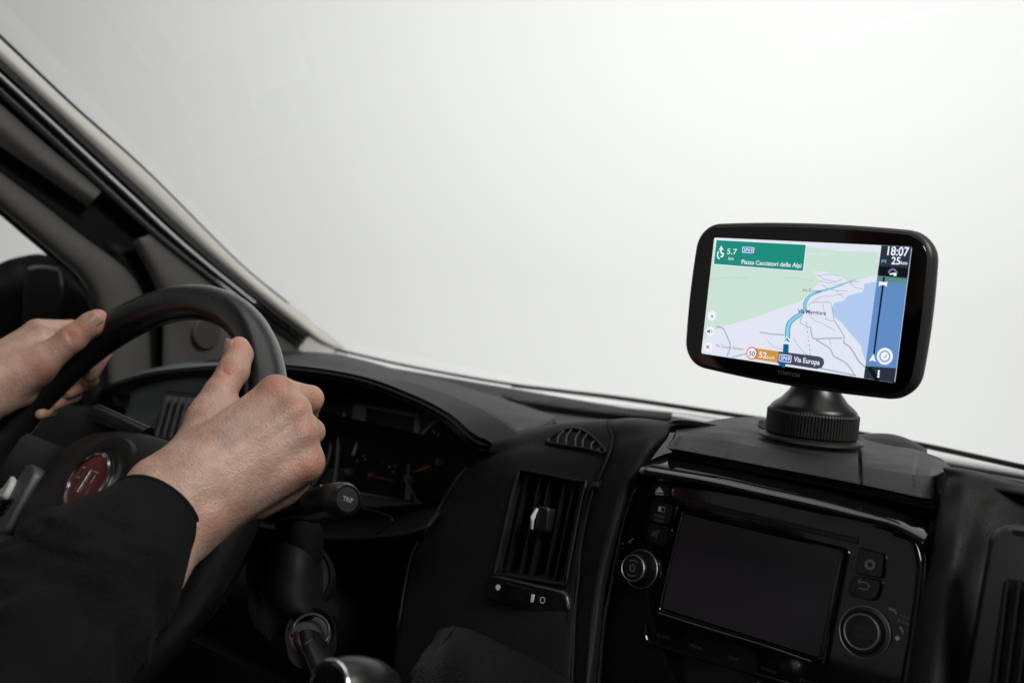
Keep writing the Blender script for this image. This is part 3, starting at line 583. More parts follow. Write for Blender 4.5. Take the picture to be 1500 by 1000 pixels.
pplate('display_frame', fc, [(520, 590), (618, 606), (604, 735), (505, 722)], 0, .003, BEZG, ic, bev=.001, r=.004)
pplate('display', fc, [(539, 598), (611, 612), (604, 662), (531, 650)], .003, .0036, mat('cluster_display', (.018, .022, .03), .25), ic, r=.002)
pod = [(508, 718), (508, 692), (514, 668), (530, 655), (552, 654), (575, 662), (592, 682), (597, 705), (595, 732)]
pplate('gauge_pod', fc, pod, .003, .0045, BLK, ic, bev=.0005)
for cx, cy, ex, ey in ((552, 699, 583, 706), (519, 693, 504, 689)):
    c = fc.px(cx, cy); lathe('gauge_cap', fc.p(*c, .0045), fc.n, [(.0048, 0), (.0048, .004), (.003, .007), (.0005, .008)], GREYP, ic, n=24)
    V, Fc = stroke_g(fc, [c, fc.px(ex, ey)], [.0013, .0007], .007); obj('gauge_needle', V, Fc, REDN, ic, smooth=False, solid=.0006)
mb = MB()
for x, y in ((528, 676), (537, 669), (540, 674), (575, 685), (580, 692), (583, 684), (560, 668)): mb.add(*plate_g(fc, ringpts(fc.px(x, y), .0012, 10)[:-1], .0045, .0048))
mb.build('gauge_marks', DIMP, ic, smooth=False)
text('8', fc, fc.px(563, 680), .0025, .0032, .005, mat('dim_red', (.12, .01, .008), .5), ic, name='red_mark')
for P in ([(510, 606), (502, 640), (498, 690), (490, 730)], [(541, 606), (533, 640), (522, 668)], [(598, 700), (606, 716), (618, 735)]):
    V, Fc = tube_g([fc.p(*fc.px(*p), .005) for p in P], .0022, 8, seg=16); obj('divider', V, Fc, BEZG, ic)

# ================================================================== STEERING WHEEL
tw = math.radians(29.8); WC = np.array([-.74, .385, -.189]); WR = .180
fwz = Frame(WC, (1, 0, 0), (0, math.sin(tw), math.cos(tw)))      # u right, v up, n to the driver
sw = thing('steering_wheel', WC, 'black leather steering wheel with a red round badge, gripped by both hands', 'steering wheel')
V = []; Fc = []; N1, N2 = 160, 24
for i in range(N1):
    a = 2 * math.pi * i / N1; e = np.array([math.cos(a), math.sin(a)])
    for k in range(N2):
        b = 2 * math.pi * k / N2; V.append(fwz.p(*(e * (WR + .0148 * math.cos(b))), .0168 * math.sin(b)))
        Fc.append([i * N2 + k, ((i + 1) % N1) * N2 + k, ((i + 1) % N1) * N2 + (k + 1) % N2, i * N2 + (k + 1) % N2])
obj('rim', V, Fc, LEA, sw)
def hubpoly(a, k=1.0):
    r = 1 / ((abs(math.cos(a)) / .126) ** 2.6 + (abs(math.sin(a)) / (.070 if math.sin(a) > 0 else .085)) ** 2.6) ** (1 / 2.6); return r * k
V = []; prof = [(1.02, -.065), (1.02, -.040), (.985, -.026), (.93, -.018), (.8, -.010), (.6, -.0045), (.4, -.001), (.2, .0), (.02, .0)]; N = 96
for k_, h in prof:
    for i in range(N): a = 2 * math.pi * i / N; r = hubpoly(a, k_); V.append(fwz.p(r * math.cos(a), r * math.sin(a) - .004, h))
Fc = [[i * N + k, i * N + (k + 1) % N, (i + 1) * N + (k + 1) % N, (i + 1) * N + k] for i in range(len(prof) - 1) for k in range(N)] + [[(len(prof) - 1) * N + k for k in range(N)]]
hub = obj('airbag_cover', V, Fc, PAD, sw)
def spoke(u0, v0, u1, v1, w0, w1, m=PLS, nm='spoke'):
    P = cr([fwz.p(u0, v0, -.052), fwz.p((u0 + u1) / 2, (v0 + v1) / 2, -.042), fwz.p(u1, v1, -.006)], 16); d = np.array([v0 - v1, u1 - u0]); d = d / np.linalg.norm(d); V = []
    for i, p in enumerate(P):
        h = (w0 * (1 - i / 15) + w1 * i / 15); dd = fwz.u * d[0] + fwz.v * d[1]
        for s, q in ((-1, -.008), (-1, .004), (-.8, .008), (.8, .008), (1, .004), (1, -.008)): V.append(p + dd * h * s + fwz.n * q)
    Fc = [[i * 6 + k, i * 6 + (k + 1) % 6, (i + 1) * 6 + (k + 1) % 6, (i + 1) * 6 + k] for i in range(15) for k in range(6)] + [[5, 4, 3, 2, 1, 0], [90 + k for k in range(6)]]
    return obj(nm, V, Fc, m, sw)
spoke(-.115, .0, -.172, .005, .036, .026); spoke(.115, .0, .172, .005, .036, .026)
spoke(-.045, -.07, -.075, -.16, .018, .014); spoke(.045, -.07, .075, -.16, .018, .014)
# button pod on the left spoke
fb = Frame(fwz.p(0, 0, -.022), fwz.u, fwz.v)
bp = pplate('button_pod', fb, [(28, 682), (50, 679), (56, 690), (10, 780), (-40, 790), (-40, 700)], -.02, .002, GREYP, sw, bev=.002, r=.006)
bk = pplate('cruise_button', fb, [(4, 698), (26, 686), (28, 706), (14, 734), (-6, 734), (-30, 720)], .002, .007, mat('pale_button', (.45, .47, .46), .4), sw, bev=.002, r=.006)
for k in range(3): pplate('rocker_ridge', fb, [(10 - 5 * k, 735 + 8 * k), (24 - 5 * k, 732 + 8 * k), (21 - 5 * k, 738 + 8 * k), (7 - 5 * k, 741 + 8 * k)], .002, .004, BLK, sw, bev=.0005)
# badge
eY = onX(129, 701, -.74); off = (eY - WC) @ fwz.n; ev = (eY - WC) @ fwz.v; print('badge', off, ev)
fe = Frame(fwz.p(-.010, .009, -.0005), fwz.u, fwz.v)
bd = lathe('badge', fe.o, fe.n, [(.0265, 0), (.0262, .004), (.0245, .0052), (.0235, .0046), (.0232, .003)], CHR, sw, n=64)
lathe('badge_enamel', fe.o + fe.n * .0032, fe.n, [(.0232, -.001), (.0228, .0006), (.018, .0018), (.009, .0026), (.0005, .0028)], RED, bd, n=64)
lathe('badge_surround', fwz.p(-.008, .012, -.0035), fwz.n, [(.041, -.004), (.040, .001), (.037, .003), (.029, .0034), (.027, .002)], PLS, sw, n=64)
ffe = Frame(fe.o + fe.n * .0062, fwz.u, fwz.v); mb = MB()
def bar(p, q, wd=.0014): mb.add(*tube_g([ffe.p(p[0] * .86 - .0005, p[1] * .9), ffe.p(q[0] * .86 - .0005, q[1] * .9)], wd * .42, 6))
for x, pieces in ((-.0135, 'F'), (-.0045, 'I'), (.0035, 'A'), (.0125, 'T')):
    h = .0105; wd = .0055
    if pieces == 'F': bar((x, -h), (x, h)); bar((x, h), (x + wd, h)); bar((x, .001), (x + wd * .8, .001))
    if pieces == 'I': bar((x, -h), (x, h))
    if pieces == 'A': bar((x - .003, -h), (x - .002, h)); bar((x - .002, h), (x + .002, h)); bar((x + .002, h), (x + .003, -h)); bar((x - .0025, 0), (x + .0025, 0))
    if pieces == 'T': bar((x - .004, h), (x + .004, h)); bar((x, h), (x, -h))
mb.build('badge_letters', CHR, bd)
# column, stalks
cs = thing('column_shroud', WC - fwz.n * .12, 'black steering column shroud behind and below the wheel', 'column shroud')
caxis = -fwz.n
V, Fc = lathe_g(fwz.p(0, -.005, -.07), caxis, [(.045, 0), (.058, .01), (.062, .06), (.066, .14), (.07, .30)], 48); obj('upper_shell', V, Fc, BLK, cs)
ls = Frame(A(423, 838, .70), RW @ np.array([1, 0, 0]), RW @ np.array([0, 1, 0]))
V, Fc = lathe_g(A(430, 845, .74), -ray((430, 845)) + np.array([.0, .0, .35]), [(.034, -.06), (.032, -.01), (.030, .0), (.027, .003), (.0255, .001), (.001, -.0)], 48); obj('lower_shell', V, Fc, BLK, cs)
loft('lower_shell_skirt', [[A(*p) for p in r] for r in ([(380, 770, .75), (400, 775, .735), (450, 790, .735), (482, 830, .76)], [(360, 830, .75), (390, 850, .72), (440, 870, .715), (492, 880, .75)], [(370, 890, .75), (400, 905, .72), (450, 905, .715), (498, 905, .75)], [(395, 940, .77), (420, 925, .75), (455, 915, .74), (490, 925, .77)])], BLK, cs, nu=24, nv=24, thick=.003)
st = thing('wiper_stalk', A(430, 745, .72), 'black wiper stalk with a TRIP button on its end, beside the hand', 'stalk')
s0, s1 = A(395, 752, .745), A(511, 731, .655); sd = (s1 - s0) / np.linalg.norm(s1 - s0); sl = np.linalg.norm(s1 - s0)
lathe('shaft', s0, sd, [(.008, 0), (.0085, sl * .35), (.010, sl * .5), (.0105, sl * .55), (.0107, sl * .8), (.0100, sl * .805)], SMOOTHB, st, n=40)
N = 72; mbk = MB(); V = []
prof = [(.0100, sl * .60), (.0122, sl * .605), (.0124, sl * .70), (.0124, sl * .88), (.0118, sl * .96), (.0095, sl * .985), (.009, sl * .97)]
V, Fc = lathe_g(s0, sd, prof, N); V = [v + (v - (s0 + sd * ((v - s0) @ sd))) * (.03 if (i % 2 and N * 2 <= i < N * 4) else 0) for i, v in enumerate(V)]
obj('rotary_sleeve', V, Fc, SMOOTHB, st)
be = lathe('end_button', s0 + sd * sl * .965, sd, [(.0088, 0), (.0088, .0018), (.0080, .0026), (.0001, .0028)], PLS, st, n=48)
ut = RW @ np.array([1., -.12, 0]); ut = ut - ut @ sd * sd; ftx = Frame(s0 + sd * (sl * .965 + .0031), ut, np.cross(sd, ut))
text('TRIP', ftx, (0, 0), .0078, .0034, 0, DIMP, be, align='c', bold=.01)
# print on the sleeve
for (x, y, r) in ((470, 711, .0006), (462, 721, .0007), (467.5, 720, .0008)):
    p = A(x, y, .676); b_ = MB(); fr_ = Frame(p, RW @ np.array([1, 0, 0.]), RW @ np.array([0, 1., 0])); plate('stalk_mark', fr_, ringpts((0, 0), r, 12)[:-1], -.002, .0002, DIMP, st)
mb = MB(); fx = Frame(A(484, 727, .6585), RW @ np.array([1, 0, 0.]), RW @ np.array([0, 1., 0]))
for k in range(6):
    a = k * math.pi / 3; mb.add(*stroke_g(fx, [(0, 0), (.0016 * math.cos(a), .0022 * math.sin(a))], .0002, 0))
mb.build('stalk_icon', DIMP, st, smooth=False)
tube('stalk_root', [A(425, 745, .735), A(440, 790, .745), A(430, 850, .75)], [.014, .017, .02], BLK, cs, n=16, seg=12)
# left stalk, only a dark stub seen
ls_ = thing('indicator_stalk', A(165, 612, .83), 'dark indicator stalk stub seen between the wheel and left hand', 'stalk')
tube('shaft', [A(215, 640, .84), A(175, 620, .85), A(140, 606, .86)], [.009, .008, .009], SMOOTHB, ls_, n=16, seg=14)
# ignition
ig = thing('ignition_lock', A(455, 925, .70), 'ignition lock with a red collar below the column', 'ignition')
ia = -ray((455, 925)) + np.array([.0, -.1, .5]); ia /= np.linalg.norm(ia)
lathe('barrel', A(455, 925, .71), ia, [(.018, -.03), (.018, .0), (.0172, .002), (.0165, .001), (.0155, -.003), (.001, -.003)], RUB, ig)
V, Fc = tube_g([A(455, 925, .706) + p for p in [ia * 0 + 0.0165 * (math.cos(a) * np.cross(ia, (0, 0, 1)) + math.sin(a) * np.cross(ia, np.cross(ia, (0, 0, 1)))) for a in np.linspace(2.6, 6.6, 20)]], .0012, 8); obj('collar', V, Fc, RUB, ig)
V, Fc = tube_g([A(434, 925, .70), A(433, 940, .70), A(442, 955, .70)], .0018, 8, seg=10); obj('red_ring', V, Fc, mat('dark_red', (.035, .004, .003), .5), ig)
ky = thing('ignition_key', A(470, 960, .67), 'black key head hanging from the ignition lock', 'key')
tube('key_head', [A(456, 930, .695), A(466, 955, .68), A(485, 1000, .655), A(500, 1040, .64)], [.010, .0125, .013, .012], SMOOTHB, ky, n=20, seg=16, flat=.45, ref=RW @ np.array([.3, .9, .3]))
tube('key_blade', [A(447.5, 942, .670), A(459.5, 935, .670)], .0011, CHR, ky, n=8)
# ================================================================== GEAR LEVER
gl = thing('gear_lever', A(600, 1100, .60), 'gear lever with black knob, chrome ring and leather gaiter, at the bottom edge', 'gear lever')
kc = A(516, 1010, .50); ka = RW @ np.array([-.62, .25, -.74]); ka /= np.linalg.norm(ka)
kn = lathe('knob', kc, ka, [(.002, -.028), (.011, -.024), (.0150, -.015), (.0168, -.004), (.0165, .006), (.0150, .012), (.0135, .0155), (.0125, .015)], SMOOTHB, gl, n=48)
V, Fc = tube_g([kc + ka * .0155 + .0136 * (math.cos(a) * fr_.u * 0 + math.cos(a) * np.cross(ka, (0, 0, 1)) / np.linalg.norm(np.cross(ka, (0, 0, 1))) + math.sin(a) * np.cross(ka, np.cross(ka, (0, 0, 1))) / np.linalg.norm(np.cross(ka, (0, 0, 1)))) for a in np.linspace(0, 2 * math.pi, 49)], .0016, 10, cap=False); obj('chrome_ring', V, Fc, CHR, kn)
lathe('knob_cap', kc, ka, [(.0130, .012), (.0125, .0165), (.006, .0185), (.0003, .019)], PIANO, kn, n=40)
tube('lever', [kc + (0, 0, -.01), A(560, 1060, .54), A(640, 1120, .60)], [.006, .005, .006], SAT, gl, n=12, seg=10)
loft('gaiter', [[A(*p) for p in r] for r in ([(640, 925, .60), (655, 918, .61), (690, 922, .63), (740, 945, .64), (800, 975, .65), (860, 1010, .655)], [(632, 940, .575), (655, 935, .580), (690, 945, .600), (740, 965, .615), (790, 990, .63), (830, 1030, .64)], [(615, 962, .55), (650, 965, .555), (690, 985, .575), (730, 1000, .59), (760, 1020, .60), (800, 1060, .61)], [(598, 1000, .54), (640, 1020, .545), (680, 1030, .56), (715, 1040, .575), (740, 1060, .585), (770, 1100, .60)], [(590, 1080, .54), (640, 1090, .545), (680, 1090, .56), (715, 1090, .57), (740, 1100, .58), (770, 1140, .59)])], GAI, gl, nu=50, nv=40, thick=.003)
tube('gaiter_seam', [A(x, y, z - .003) for x, y, z in [(664, 918, .605), (652, 935, .58), (632, 958, .56), (612, 985, .545), (600, 1010, .535)]], .0012, GAI, gl, n=8, seg=24)

# ================================================================== SUCTION MOUNT
bz = -.0935; bc = onZ(1187, 645, bz); print('mount base', bc)
mo = thing('suction_mount', bc, 'round black suction mount carrying the sat nav on the lid', 'phone mount')
lathe('suction_disc', bc, (0, 0, 1), [(.0375, 0), (.0388, .001), (.0384, .0026), (.034, .004), (.031, .0045)], RUB, mo, n=72)
N = 360; V = []; prof = [(.0325, .0045), (.0340, .0055), (.0340, .0215), (.0330, .0228), (.0318, .0230)]
for i, (r, h) in enumerate(prof):
    for k in range(N):
        a = 2 * math.pi * k / N; q = r - (.0008 if (k % 4 == 0 and i in (1, 2)) else 0); V.append(bc + (q * math.cos(a), q * math.sin(a), h))
obj('knurled_ring', V, [[i * N + k, i * N + (k + 1) % N, (i + 1) * N + (k + 1) % N, (i + 1) * N + k] for i in range(4) for k in range(N)], RUB, mo, sharp=25)
lathe('cone', bc, (0, 0, 1), [(.0322, .0228), (.0320, .0245), (.0295, .0272), (.0245, .0310), (.0195, .0370), (.0160, .0440), (.0135, .054), (.011, .062)], SMOOTHB, mo, n=64)
mb = MB(); tb = onZ(1116, 629, bz + .004)
pl_ = [bc + (-.033, -.006, .002), bc + (-.043, -.002, .0035), bc + (-.0455, .004, .0075), bc + (-.044, .010, .0075), bc + (-.033, .014, .002)]
obj('pull_tab', [p for p in pl_] + [p + (0, 0, .0014) for p in pl_], [[4, 3, 2, 1, 0], [5, 6, 7, 8, 9]] + [[i, (i + 1) % 5, 5 + (i + 1) % 5, 5 + i] for i in range(5)], RUB, mo, bevel=.0004)

# ================================================================== SAT NAV
gy = math.radians(-7.76); gr = math.radians(-1.07)
u0 = np.array([math.cos(gy), math.sin(gy), 0]); up0 = np.array([0, 0, 1.]); ug = u0 * math.cos(gr) + up0 * math.sin(gr); vg = up0 * math.cos(gr) - u0 * math.sin(gr)
fg = Frame((-.2984, .6627, .0078), ug, vg)
sn = thing('sat_nav', fg.p(0, -.055, -.01), 'black sat nav with a lit route map on its screen, standing on the mount', 'sat nav')
def goutl(hw, hh, rc, bow=.0022, n=20):
    pts = []; K = 14
    def e(P, Q, nx, ny):
        for t in np.linspace(0, 1, n)[1:-1]: pts.append((P[0] + (Q[0] - P[0]) * t + nx * bow * 4 * t * (1 - t), P[1] + (Q[1] - P[1]) * t + ny * bow * 4 * t * (1 - t)))
    def corner(cx, cy, a0):
        for t in np.linspace(0, 1, K): a = a0 + t * math.pi / 2; pts.append((cx + rc * math.cos(a), cy + rc * math.sin(a)))
    corner(hw - rc, hh - rc, 0); e((hw - rc, hh), (-hw + rc, hh), 0, 1); corner(-hw + rc, hh - rc, math.pi / 2); e((-hw, hh - rc), (-hw, -hh + rc), -.5, 0)
    corner(-hw + rc, -hh + rc, math.pi); e((-hw + rc, -hh), (hw - rc, -hh), 0, -1); corner(hw - rc, -hh + rc, 1.5 * math.pi); e((hw, -hh + rc), (hw, hh - rc), .5, 0)
    return pts
HW, HH, CU = .0922, .0540, -.0020; cvv = -.0001
rings = [(-.0012, .0008), (-.0004, .0002), (.0006, -.0006), (.0012, -.003), (.0012, -.007), (.0002, -.011), (-.003, -.015), (-.009, -.019), (-.02, -.021)]
V = []
for ins, wz in rings: V += [fg.p(a + CU, b + cvv, wz) for a, b in goutl(HW + ins, HH + ins, max(.004, .0195 + ins))]
N = len(goutl(HW, HH, .0195)); Fc = [[i * N + k, (i + 1) * N + k, (i + 1) * N + (k + 1) % N, i * N + (k + 1) % N] for i in range(len(rings) - 1) for k in range(N)]
Fc += [list(range(N)), [(len(rings) - 1) * N + k for k in range(N)][::-1]]
obj('body', V, Fc, mat('sat_nav_shell', (.016, .016, .017), .45, bump=('n', 1500, .2, .0002)), sn, sharp=60)
plate('front_glass', fg, [(a + CU, b + cvv) for a, b in goutl(HW - .0016, HH - .0016, .018)], .0006, .0012, GLASSB, sn, bev=.0003)
lathe('ball_joint', fg.p(-.004, -.030, -.018), bc + (0, 0, .058) - fg.p(-.004, -.030, -.018), [(.012, 0), (.014, .006), (.012, .016), (.0105, .030), (.010, .045)], SMOOTHB, sn, n=40)
E_land = em('map_land', 226, 230, 243); E_green = em('map_green', 203, 227, 214); E_sea = em('map_sea', 178, 202, 240)
E_sign = em('sign_green', 30, 140, 124); E_white = em('screen_white', 240, 244, 252); E_side = em('bar_blue', 96, 140, 196); E_pale = em('bar_pale', 185, 205, 238)
E_dark = em('panel_dark', 42, 50, 66); E_dk2 = em('panel_black', 16, 20, 28); E_grn2 = em('bar_green', 92, 138, 134); E_route = em('route_light', 130, 206, 232); E_redge = em('route_edge', 48, 118, 160)
E_rdark = em('route_dark', 8, 96, 140); E_road = em('road_grey', 168, 176, 200); E_road2 = em('road_pale', 244, 245, 250); E_txt = em('map_text', 60, 58, 100); E_tgrey = em('grey_text', 120, 124, 150)
E_or = em('speed_orange', 206, 150, 62); E_badge = em('badge_blue', 34, 98, 200); E_ringr = em('ring_red', 214, 88, 72); E_ink = em('screen_ink', 22, 24, 32); E_pill = em('pill_dark', 66, 74, 94); E_dbl = em('bar_navy', 10, 20, 44); E_hz = em('map_haze', 214, 230, 236); E_bluebar = em('screen_bluegrey', 120, 170, 190)
Z7 = lambda x, y: fg.px(x / 4.16667 + 1020, y / 4.16667 + 330)
scn = plate('screen', fg, rnd([(-.0777, -.0440), (.0777, -.0440), (.0777, .0440), (-.0777, .0440)], .0015, 4), .0012, .0013, E_land, sn)
W0 = .00135; LY = [0]
def sp(name, pts, m, lv, r=0, raw=False, par=None):
    poly = [np.array(p, float) for p in (pts if raw else [Z7(*p) for p in pts])]
    poly = [np.array([min(.0776, max(-.0776, p[0])), min(.0439, max(-.0439, p[1]))]) for p in poly]
    if r: poly = rnd(poly, r, 5)
    if sum(a[0] * b[1] - b[0] * a[1] for a, b in zip(poly, poly[1:] + poly[:1])) < 0: poly = poly[::-1]
    return obj(name, [fg.p(*p, W0 + lv * .00006) for p in poly], [list(range(len(poly)))], m, par or scn, smooth=False)
def sl_(name, pts, wd, m, lv, spl=True):
    P = np.array([Z7(*p) for p in pts]); wd = np.asarray(wd, float)
    if spl and len(P) > 2:
        k = len(P) * 6
        if wd.ndim: wd = np.interp(np.linspace(0, len(P) - 1, k), np.arange(len(P)), wd)
        P = cr(np.c_[P, np.zeros(len(P))], k)[:, :2]
    V, Fc = stroke_g(fg, P, wd, W0 + lv * .00006); return obj(name, V, Fc, m, scn, smooth=False)
sp('map_woodland', [(100, 135), (700, 120), (1118, 150), (1117, 300), (1040, 322), (930, 345), (900, 322), (800, 285), (722, 282), (760, 350), (700, 410), (650, 460), (480, 520), (330, 575), (180, 612), (110, 650), (45, 705)], E_green, 1)
sp('map_horizon', [(500, 112), (1120, 128), (1120, 165), (900, 160), (700, 135)], E_land, 2)
sp('map_horizon', [(660, 170), (860, 172), (780, 180), (680, 178)], E_hz, 3)
sp('map_lake', [(835, 500), (850, 472), (905, 462), (930, 430), (1020, 408), (1032, 385), (1030, 360), (1085, 345), (1302, 362), (1290, 500), (1240, 870), (1060, 870), (1025, 790), (1010, 735), (975, 690), (930, 640), (900, 600), (850, 560)], E_sea, 2)
sp('map_shore_haze', [(1075, 300), (1118, 150), (1122, 300), (1110, 560), (1060, 850), (1050, 850), (1080, 560)], E_hz, 3) if False else None
for P, wd in (([(835, 495), (820, 470), (770, 470), (720, 470), (690, 490)], .0005), ([(835, 500), (845, 560), (850, 580), (900, 660), (910, 690), (905, 715)], .0007), ([(790, 570), (820, 580), (845, 585)], .0005),
              ([(705, 620), (712, 670), (730, 692), (800, 690), (900, 688)], .0009), ([(640, 590), (650, 600), (690, 620), (705, 622)], .0006), ([(655, 555), (645, 575), (640, 590)], .0006), ([(740, 700), (820, 750), (850, 800), (920, 840), (980, 920)], .0009),
              ([(905, 715), (950, 750), (1000, 830), (1045, 870)], .0010), ([(395, 652), (470, 664), (545, 668)], .0009), ([(130, 618), (170, 630), (200, 690), (215, 735), (195, 800)], .0010), ([(215, 810), (280, 790), (330, 780)], .0008), ([(640, 840), (760, 870), (900, 900), (980, 918)], .0009)):
    sl_('map_road', P, wd, E_road, 4)
for P in ([(700, 480), (760, 440), (830, 430), (905, 420)], [(740, 300), (790, 330), (860, 345)], [(760, 340), (830, 352), (900, 330)], [(770, 360), (820, 390), (880, 400), (930, 400)], [(750, 310), (820, 300), (880, 310)], [(860, 400), (890, 430), (915, 445)], [(940, 350), (980, 380), (1025, 390)], [(690, 520), (720, 575), (780, 600), (850, 640)], [(780, 480), (790, 530), (800, 570)], [(600, 690), (650, 760), (700, 800)], [(440, 700), (480, 740), (540, 760)], [(820, 690), (830, 740)], [(840, 370), (930, 350), (1000, 345)]):
    sl_('map_road', P, .0004, E_road, 4)
for k in range(9): sl_('map_border_dash', [(680 + k * 3.2, 590 + k * 27), (681.6 + k * 3.2, 604 + k * 27)], .0004, E_tgrey, 5, False)
for P in ([(95, 330), (200, 318), (320, 322)], [(540, 318), (640, 325), (720, 340)]): sl_('map_river', P, .0004, E_sea, 4)
rt = [(565, 690), (566, 640), (575, 600), (605, 568), (640, 545), (668, 515), (672, 475), (700, 432), (760, 405), (820, 390), (880, 370), (950, 342), (985, 335)]; rw = np.array([4.2, 4.0, 3.8, 3.4, 3.1, 2.9, 2.6, 2.1, 1.5, 1.2, 1.0, .7, .4]) / 1000
sl_('route_line', rt, rw, E_redge, 6); sl_('route_line', rt, rw * .72, E_route, 7)
sl_('route_driven', [(525, 858), (545, 820), (553, 780), (556, 725)], [.0058, .0052, .0046, .0043], E_rdark, 7)
sp('position_arrow', [(561, 674), (592, 722), (562, 712), (526, 722)], E_white, 9); sp('position_arrow', [(561, 682), (582, 714), (562, 706), (538, 714)], E_redge, 10); sp('position_arrow', [(561, 684), (562, 706), (540, 713)], E_route, 11)
sg = sp('direction_sign_edge', [(128, 88), (682, 117), (664, 284), (112, 240)], E_white, 8, r=.0010); sp('direction_sign', [(132, 92), (678, 121), (660, 280), (116, 237)], E_sign, 9, r=.0008)
def st_(s, x0, y0, x1, cap, m, lv, bold=.0, y1=None, ycap=None):
    a = Z7(x0, y0); b = Z7(x1, y1 if y1 else y0); r = math.atan2(b[1] - a[1], b[0] - a[0]) if y1 else 0
    return text(s, fg, a, float(np.hypot(*(b - a))), cap, W0 + lv * .00006, m, scn, bold=bold, rot=r)
st_('5.7', 196, 176, 256, .0042, E_white, 12, .005, 180); st_('km', 206, 212, 237, .0024, E_white, 12, .005, 214); st_('Piazza Cacciatori delle Alpi', 285, 236, 650, .0032, E_white, 12, .012, 260)
sp('road_badge_edge', [(292, 132), (364, 137), (361, 172), (289, 168)], E_white, 12, r=.0008); sp('road_badge', [(296, 136), (360, 141), (357, 168), (293, 164)], E_badge, 13, r=.0006); st_('SP69', 299, 160, 354, .0022, E_white, 14, .012, 163.5)
sl_('turn_icon', [(146, 160), (140, 178), (142, 196), (152, 206)], .0011, E_white, 12); sl_('turn_icon', [(160, 150), (162, 168), (174, 176), (170, 190), (158, 192)], .0013, E_white, 12); sp('turn_icon_head', [(163, 124), (176, 152), (147, 151)], E_white, 12)
st_('Via Europa', 656, 404, 770, .0022, E_txt, 12, -.002, 412); st_('Via Maggiore', 627, 533, 800, .0028, E_txt, 12, .014, 549); st_('Via Cesare Battisti', 126, 740, 296, .0020, E_tgrey, 12, 0, 763)
for cx, cy in ((104, 553), (94, 647), (82, 742)):
    c = Z7(cx, cy); sp('round_button', ringpts(c, .0038, 28)[:-1], E_white, 9, raw=True)
sp('cursor_icon', [(97, 552), (113, 549), (107, 568), (104, 558)], E_ink, 12); sp('sound_icon', [(76, 643), (82, 643), (92, 634), (92, 660), (82, 652), (76, 652)], E_ink, 12)
for k in (7, 12): sl_('sound_icon', [(92 + k, 636 + k * .3), (95 + k, 648), (92 + k, 658 - k * .3)], .0004, E_tgrey, 12)
sl_('close_icon', [(71, 732), (90, 753)], .0006, E_ink, 12, False); sl_('close_icon', [(90, 732), (71, 752)], .0006, E_ink, 12, False)
sp('speed_panel', [(345, 746), (512, 769), (503, 838), (340, 812)], E_or, 9); sp('street_pill', [(512, 769), (760, 800), (785, 815), (789, 842), (775, 868), (745, 876), (503, 838)], E_pill, 8)
c = Z7(348, 780); sp('speed_limit', ringpts(c, .0046, 36)[:-1], E_ringr, 11, raw=True); sp('speed_limit', ringpts(c, .0038, 36)[:-1], E_white, 12, raw=True); st_('50', 331, 795, 366, .0036, E_ink, 13, .01, 799)
st_('52', 391, 805, 437, .0044, E_white, 12, .012, 811); st_('km/h', 438, 812, 486, .0022, E_white, 12, .006, 819)
sp('road_badge_edge', [(516, 784), (592, 794), (588, 839), (511, 829)], E_white, 12, r=.0010); sp('road_badge', [(520, 789), (588, 798), (584, 834), (515, 825)], E_badge, 13, r=.0006); st_('SP69', 524, 819, 580, .0028, E_white, 14, .012, 826)
st_('Via Europa', 604, 830, 762, .0036, E_white, 12, .014, 852)
sp('bar_edge', [(1138, 122), (1150, 122), (1050, 930), (1030, 930)], E_pale, 3) if False else None
BL = lambda y: 1138 - (y - 122) * (1138 - 1030) / (930 - 122)
def barq(nm, y0, y1, m, lv, dx0=0, dx1=None):
    xr = lambda y: 1318 - (y - 135) * (1318 - 1212) / (960 - 135); sp(nm, [(BL(y0) + dx0, y0), (xr(y0) + 8, y0 + 14), (xr(y1) + 8, y1 + 22), (BL(y1) + dx0, y1)], m, lv)
barq('route_bar', 118, 870, E_side, 5); barq('arrival_panel', 118, 250, E_dark, 6); barq('traffic_panel', 250, 308, E_dk2, 7); barq('bar_woods', 308, 338, E_grn2, 7); barq('menu_panel', 858, 960, E_dark, 7)
sp('map_fade', [(1116, 318), (BL(318), 318), (BL(858), 858), (1000, 858), (1060, 560)], E_land, 1) if False else None
sl_('menu_diagonal', [(1062, 868), (1120, 950)], .003, E_dk2, 8, False)
st_('18:07', 1174, 182, 1304, .0058, E_white, 12, .02, 190); st_('25', 1198, 238, 1252, .0048, E_white, 12, .02, 241); st_('km', 1256, 240, 1296, .0024, E_white, 12, .012, 243)
sl_('finish_icon', [(1143, 212), (1140, 232)], .0005, E_bluebar, 12, False); sl_('finish_icon', [(1168, 214), (1165, 234)], .0005, E_bluebar, 12, False); sl_('finish_icon', [(1142, 217), (1168, 219)], .0016, E_grn2, 12, False)
sl_('traffic_icon', [(1182, 294), (1192, 276), (1215, 270), (1228, 284), (1236, 292)], .0012, E_tgrey, 12); sl_('traffic_icon', [(1190, 300), (1212, 296), (1230, 296)], .0010, E_white, 12); sp('traffic_icon', [(1214, 292), (1232, 294), (1230, 311), (1212, 309)], E_white, 12)
sl_('bar_track', [(1154, 318), (1092, 785)], [.0014, .0012], E_dbl, 8, False)
sl_('toll_icon', [(1126, 355), (1168, 358)], .0022, E_white, 12, False); sl_('toll_icon', [(1129, 344), (1126, 372)], .0009, E_white, 12, False); sl_('toll_icon', [(1172, 346), (1168, 374)], .0009, E_white, 12, False)
sp('bar_arrow', [(1090, 784), (1106, 832), (1086, 824), (1063, 830)], E_white, 12); c = Z7(1160, 799); sp('pin_icon', ringpts(c, .0055, 30)[:-1], E_white, 12, raw=True); sp('pin_icon', [(1110, 800), (1140, 770), (1140, 826)], E_white, 12)
